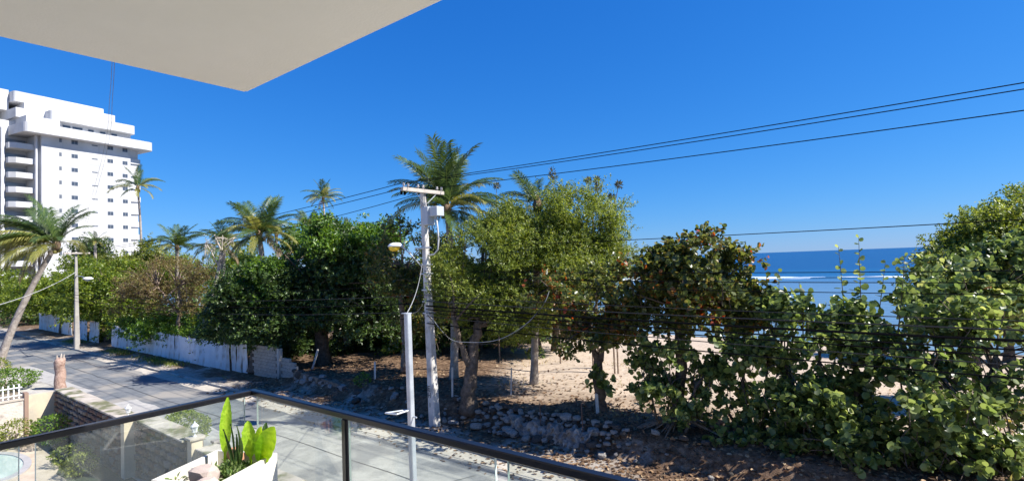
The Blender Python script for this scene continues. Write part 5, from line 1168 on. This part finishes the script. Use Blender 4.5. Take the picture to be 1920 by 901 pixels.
# tufted flower stalks above the olive tree
tuft = leafmat('stalk_tuft', [(0, (.05,.05,.03)), (1, (.14,.14,.07))], .6, .2)
def stalk(label, px, py, pxb, pyb, D, rad, seed, tall=1.0):
    g = np.random.default_rng(seed); b_ = at(pxb, pyb, D); tp = at(px, py, D); gb = b_.copy(); gb[2] = float(hgt(b_[0], b_[1]))
    t = thing('tufted_stalk', label, 'plant', gb, 'tufted stalks above the olive tree')
    MB().tube([gb, b_, (b_+tp)/2+np.array([.05,0,0]), tp], [.05,.03,.025,.015], 5).build('stem', bark, t)
    n = 110; d = unit(g.normal(size=(n, 3))); P = tp+d*rad*g.uniform(.1, .8, (n, 1))*np.array([1,1,tall]); L = g.uniform(.12, .22, n)
    link('tuft', leaf_mesh('tuft', P-WL[t.name], d+[0,0,.2], g.normal(size=(n, 3)), L, L*.3, g.uniform(0, 1, n)), tuft, t, kind='stuff')
stalk('tallest dark tufted stalk above the olive tree, near the young palm', 1035, 325, 1040, 400, 32, .22, 1, 2.0)
stalk('small tufted stalk standing alone right of the big palm', 931, 348, 928, 420, 34, .22, 2)
stalk('left stalk of the group of tufts above the olive tree', 1103, 338, 1100, 400, 30, .16, 3)
stalk('upper tufted stalk right of the olive tree top', 1119, 338, 1110, 400, 30, .2, 4)
stalk('lower tufted stalk right of the olive tree top', 1121, 352, 1112, 400, 30, .2, 5)
stalk('rightmost curved tufted stalk against the sky', 1160, 346, 1146, 400, 29, .17, 6)
stalk('short tufted stalk left of the rightmost one', 1146, 369, 1140, 410, 29, .15, 7)

# --- yard planting
def ball(label, c, rx, rz, n, L, lm_, seed, trunk=True, name='clipped_tree', cat='tree'):
    g = np.random.default_rng(seed); base = np.array([c[0], c[1], -.6 if c[1] < 7.2 else .06])
    if c[0] < -34.7: base[2] = .02
    t = thing(name, label, cat, base)
    d = unit(g.normal(size=(n, 3))); rr_ = g.uniform(.6, 1.0, n)**.4*(1+.10*np.sin(d[:, 0]*5+seed)*np.sin(d[:, 2]*6)+g.normal(size=n)*.03)
    P = np.array(c)+d*rr_[:, None]*np.array([rx, rx, rz]); ll = L*g.uniform(.6, 1.3, n)
    link('crown', leaf_mesh('crown', P-WL[t.name], unit(d+g.normal(size=(n, 3))*.6), unit(d+g.normal(size=(n, 3))*.6+[0,0,.4]), ll, ll*.5, g.uniform(0, 1, n)), lm_, t, kind='stuff')
    MB().tube([base-[0,0,.05], base*.5+np.array(c)*.5, np.array(c)], [.05,.04,.03] if trunk else [.04,.03,.02], 6).build('trunk', bark, t)
    return t
ball('round clipped tree on a thin stem at the road edge', (-22.9, 8.45, 1.08), .84, .62, 5200, .085, G_almond, 1)
ball('green hedge bush behind the white pickets', (-46.4, 6.9, .75), 1.6, .62, 2600, .14, G_bright, 2, name='hedge_bush', cat='bush')
ball('olive bush at the left end behind the hedge', (-50.5, 6.6, 1.0), 1.2, .9, 1500, .14, G_olive, 3, name='hedge_bush', cat='bush')
def shrub(label, c, rx, rz, n, L, lm_, seed):
    return ball(label, c, rx, rz, n, L, lm_, seed, False, 'garden_shrub', 'shrub')
shrub('green shrub at the foot of the long stone wall', (-31.9, 6.3, .15), .75, .62, 1100, .12, G_bright, 11)
shrub('yellowish shrub against the pale side wall', (-33.3, 5.3, .05), .7, .55, 900, .12, G_yel, 12)
shrub('small shrub near the left edge under the side wall', (-33.6, 4.3, -.1), .6, .45, 600, .12, G_olive, 13)
shrub('yellow-green shrub on the lawn seen through the glass', (-26.3, 6.0, -.2), .55, .38, 700, .11, G_yel, 14)
shrub('long low shrub on the lawn behind the left glass pane', (-28.2, 6.15, -.2), .65, .36, 700, .11, G_olive, 15)
shrub('green shrub at the bottom edge beside the planter', (-20.4, 6.0, -.15), .55, .4, 800, .10, G_bright, 16)
shrub('leafy plant on the sand behind the forked tree', (-20.2, 27.9, 1.0), .55, .55, 500, .16, G_grape, 17)
shrub('small green plant sprouting from the crumbling stone wall', (-24.2, 17.6, 1.0), .4, .35, 220, .14, G_bright, 18)

# roots at the foot of the straight trunk
g = np.random.default_rng(77); rt = thing('exposed_roots', 'tangle of exposed roots below the straight dark trunk', 'roots', bpt(1275, 832, 19.6)); c = bpt(1275, 832, 19.6)
for i in range(26):
    a = g.uniform(-2.9, .9); L_ = g.uniform(.8, 2.0); p = c+np.array([math.cos(a)*L_, math.sin(a)*L_, 0]); p[2] = float(hgt(p[0], p[1]))+.02
    MB().tube(bez(c+[0,0,.35], (c+p)/2+np.array([0,0,.25]), p, 7), np.linspace(.08, .02, 7), 6).build('root', bark, rt, smooth=True)

# fallen leaves on bank, verge and road edge
n = 9000; X = g.uniform(-34, 8, n); Y = 13.2+g.gamma(2.4, 2.4, n); ok = (Y < 28); X, Y = X[ok], Y[ok]
X = np.concatenate([X, g.uniform(-13, 5, 3800)]); Y = np.concatenate([Y, g.uniform(15.2, 20.5, 3800)]); n = len(X)
Z = np.where(Y > 14.86, hgt(X, Y), np.where(Y > 14.72, .14, .0))+.02
P = np.stack([X, Y, Z], 1); A = unit(np.stack([g.normal(size=n), g.normal(size=n), g.uniform(-.1, .3, n)], 1)); N = unit(np.array([0,0,1.])+g.normal(size=(n, 3))*.35); L = g.uniform(.07, .17, n)
litter = leafmat('dry_leaf', [(0, (.05,.03,.018)), (.45, (.12,.07,.038)), (.85, (.27,.17,.09)), (1, (.40,.31,.19))], .7, .15)
link('fallen_leaves', leaf_mesh('fallen_leaves', P, A, N, L, L*.7, g.uniform(0, 1, n), 'round'), litter, label='dry brown leaves scattered under the trees and along the road edge', cat='leaves', kind='stuff')
n = 5200; X = g.uniform(-24, 4, n); Y = g.uniform(18.5, 30, n); kg = np.sin(X*.9+Y*.5)+np.sin(Y*1.1-X*.4+2)+g.normal(size=n)*.5 > .9; X, Y = X[kg], Y[kg]; n = len(X)
P = np.stack([X, Y, hgt(X, Y)-.01], 1); A = unit(np.stack([g.normal(size=n)*.7, g.normal(size=n)*.7, np.ones(n)], 1)); L = g.uniform(.08, .22, n)
link('dry_grass', leaf_mesh('dry_grass', P, A, g.normal(size=(n, 3)), L, L*.16, g.uniform(0, 1, n)), leafmat('dry_grass_blade', [(0, (.22,.15,.06)), (.6, (.36,.27,.11)), (1, (.30,.30,.10))], .7, .3), label='dry yellowish grass in patches on the sand', cat='grass', kind='stuff')
# grass tufts on the verge below the fences
n = 5000; X = g.uniform(-75, -36, n); Y = g.normal(16.2, .4, n); keepg = np.sin(X*.5)+np.sin(X*.23+1)+g.normal(size=n)*.5 > .5; X, Y = X[keepg], Y[keepg]; n = len(X)
P = np.stack([X, Y, hgt(X, Y)-.01], 1); A = unit(np.stack([g.normal(size=n)*.5, g.normal(size=n)*.5, np.ones(n)], 1)); L = g.uniform(.12, .32, n)
link('verge_grass', leaf_mesh('verge_grass', P, A, g.normal(size=(n, 3)), L, L*.14, g.uniform(0, 1, n)), G_yel, label='patchy green grass along the foot of the metal fence', cat='grass', kind='stuff')
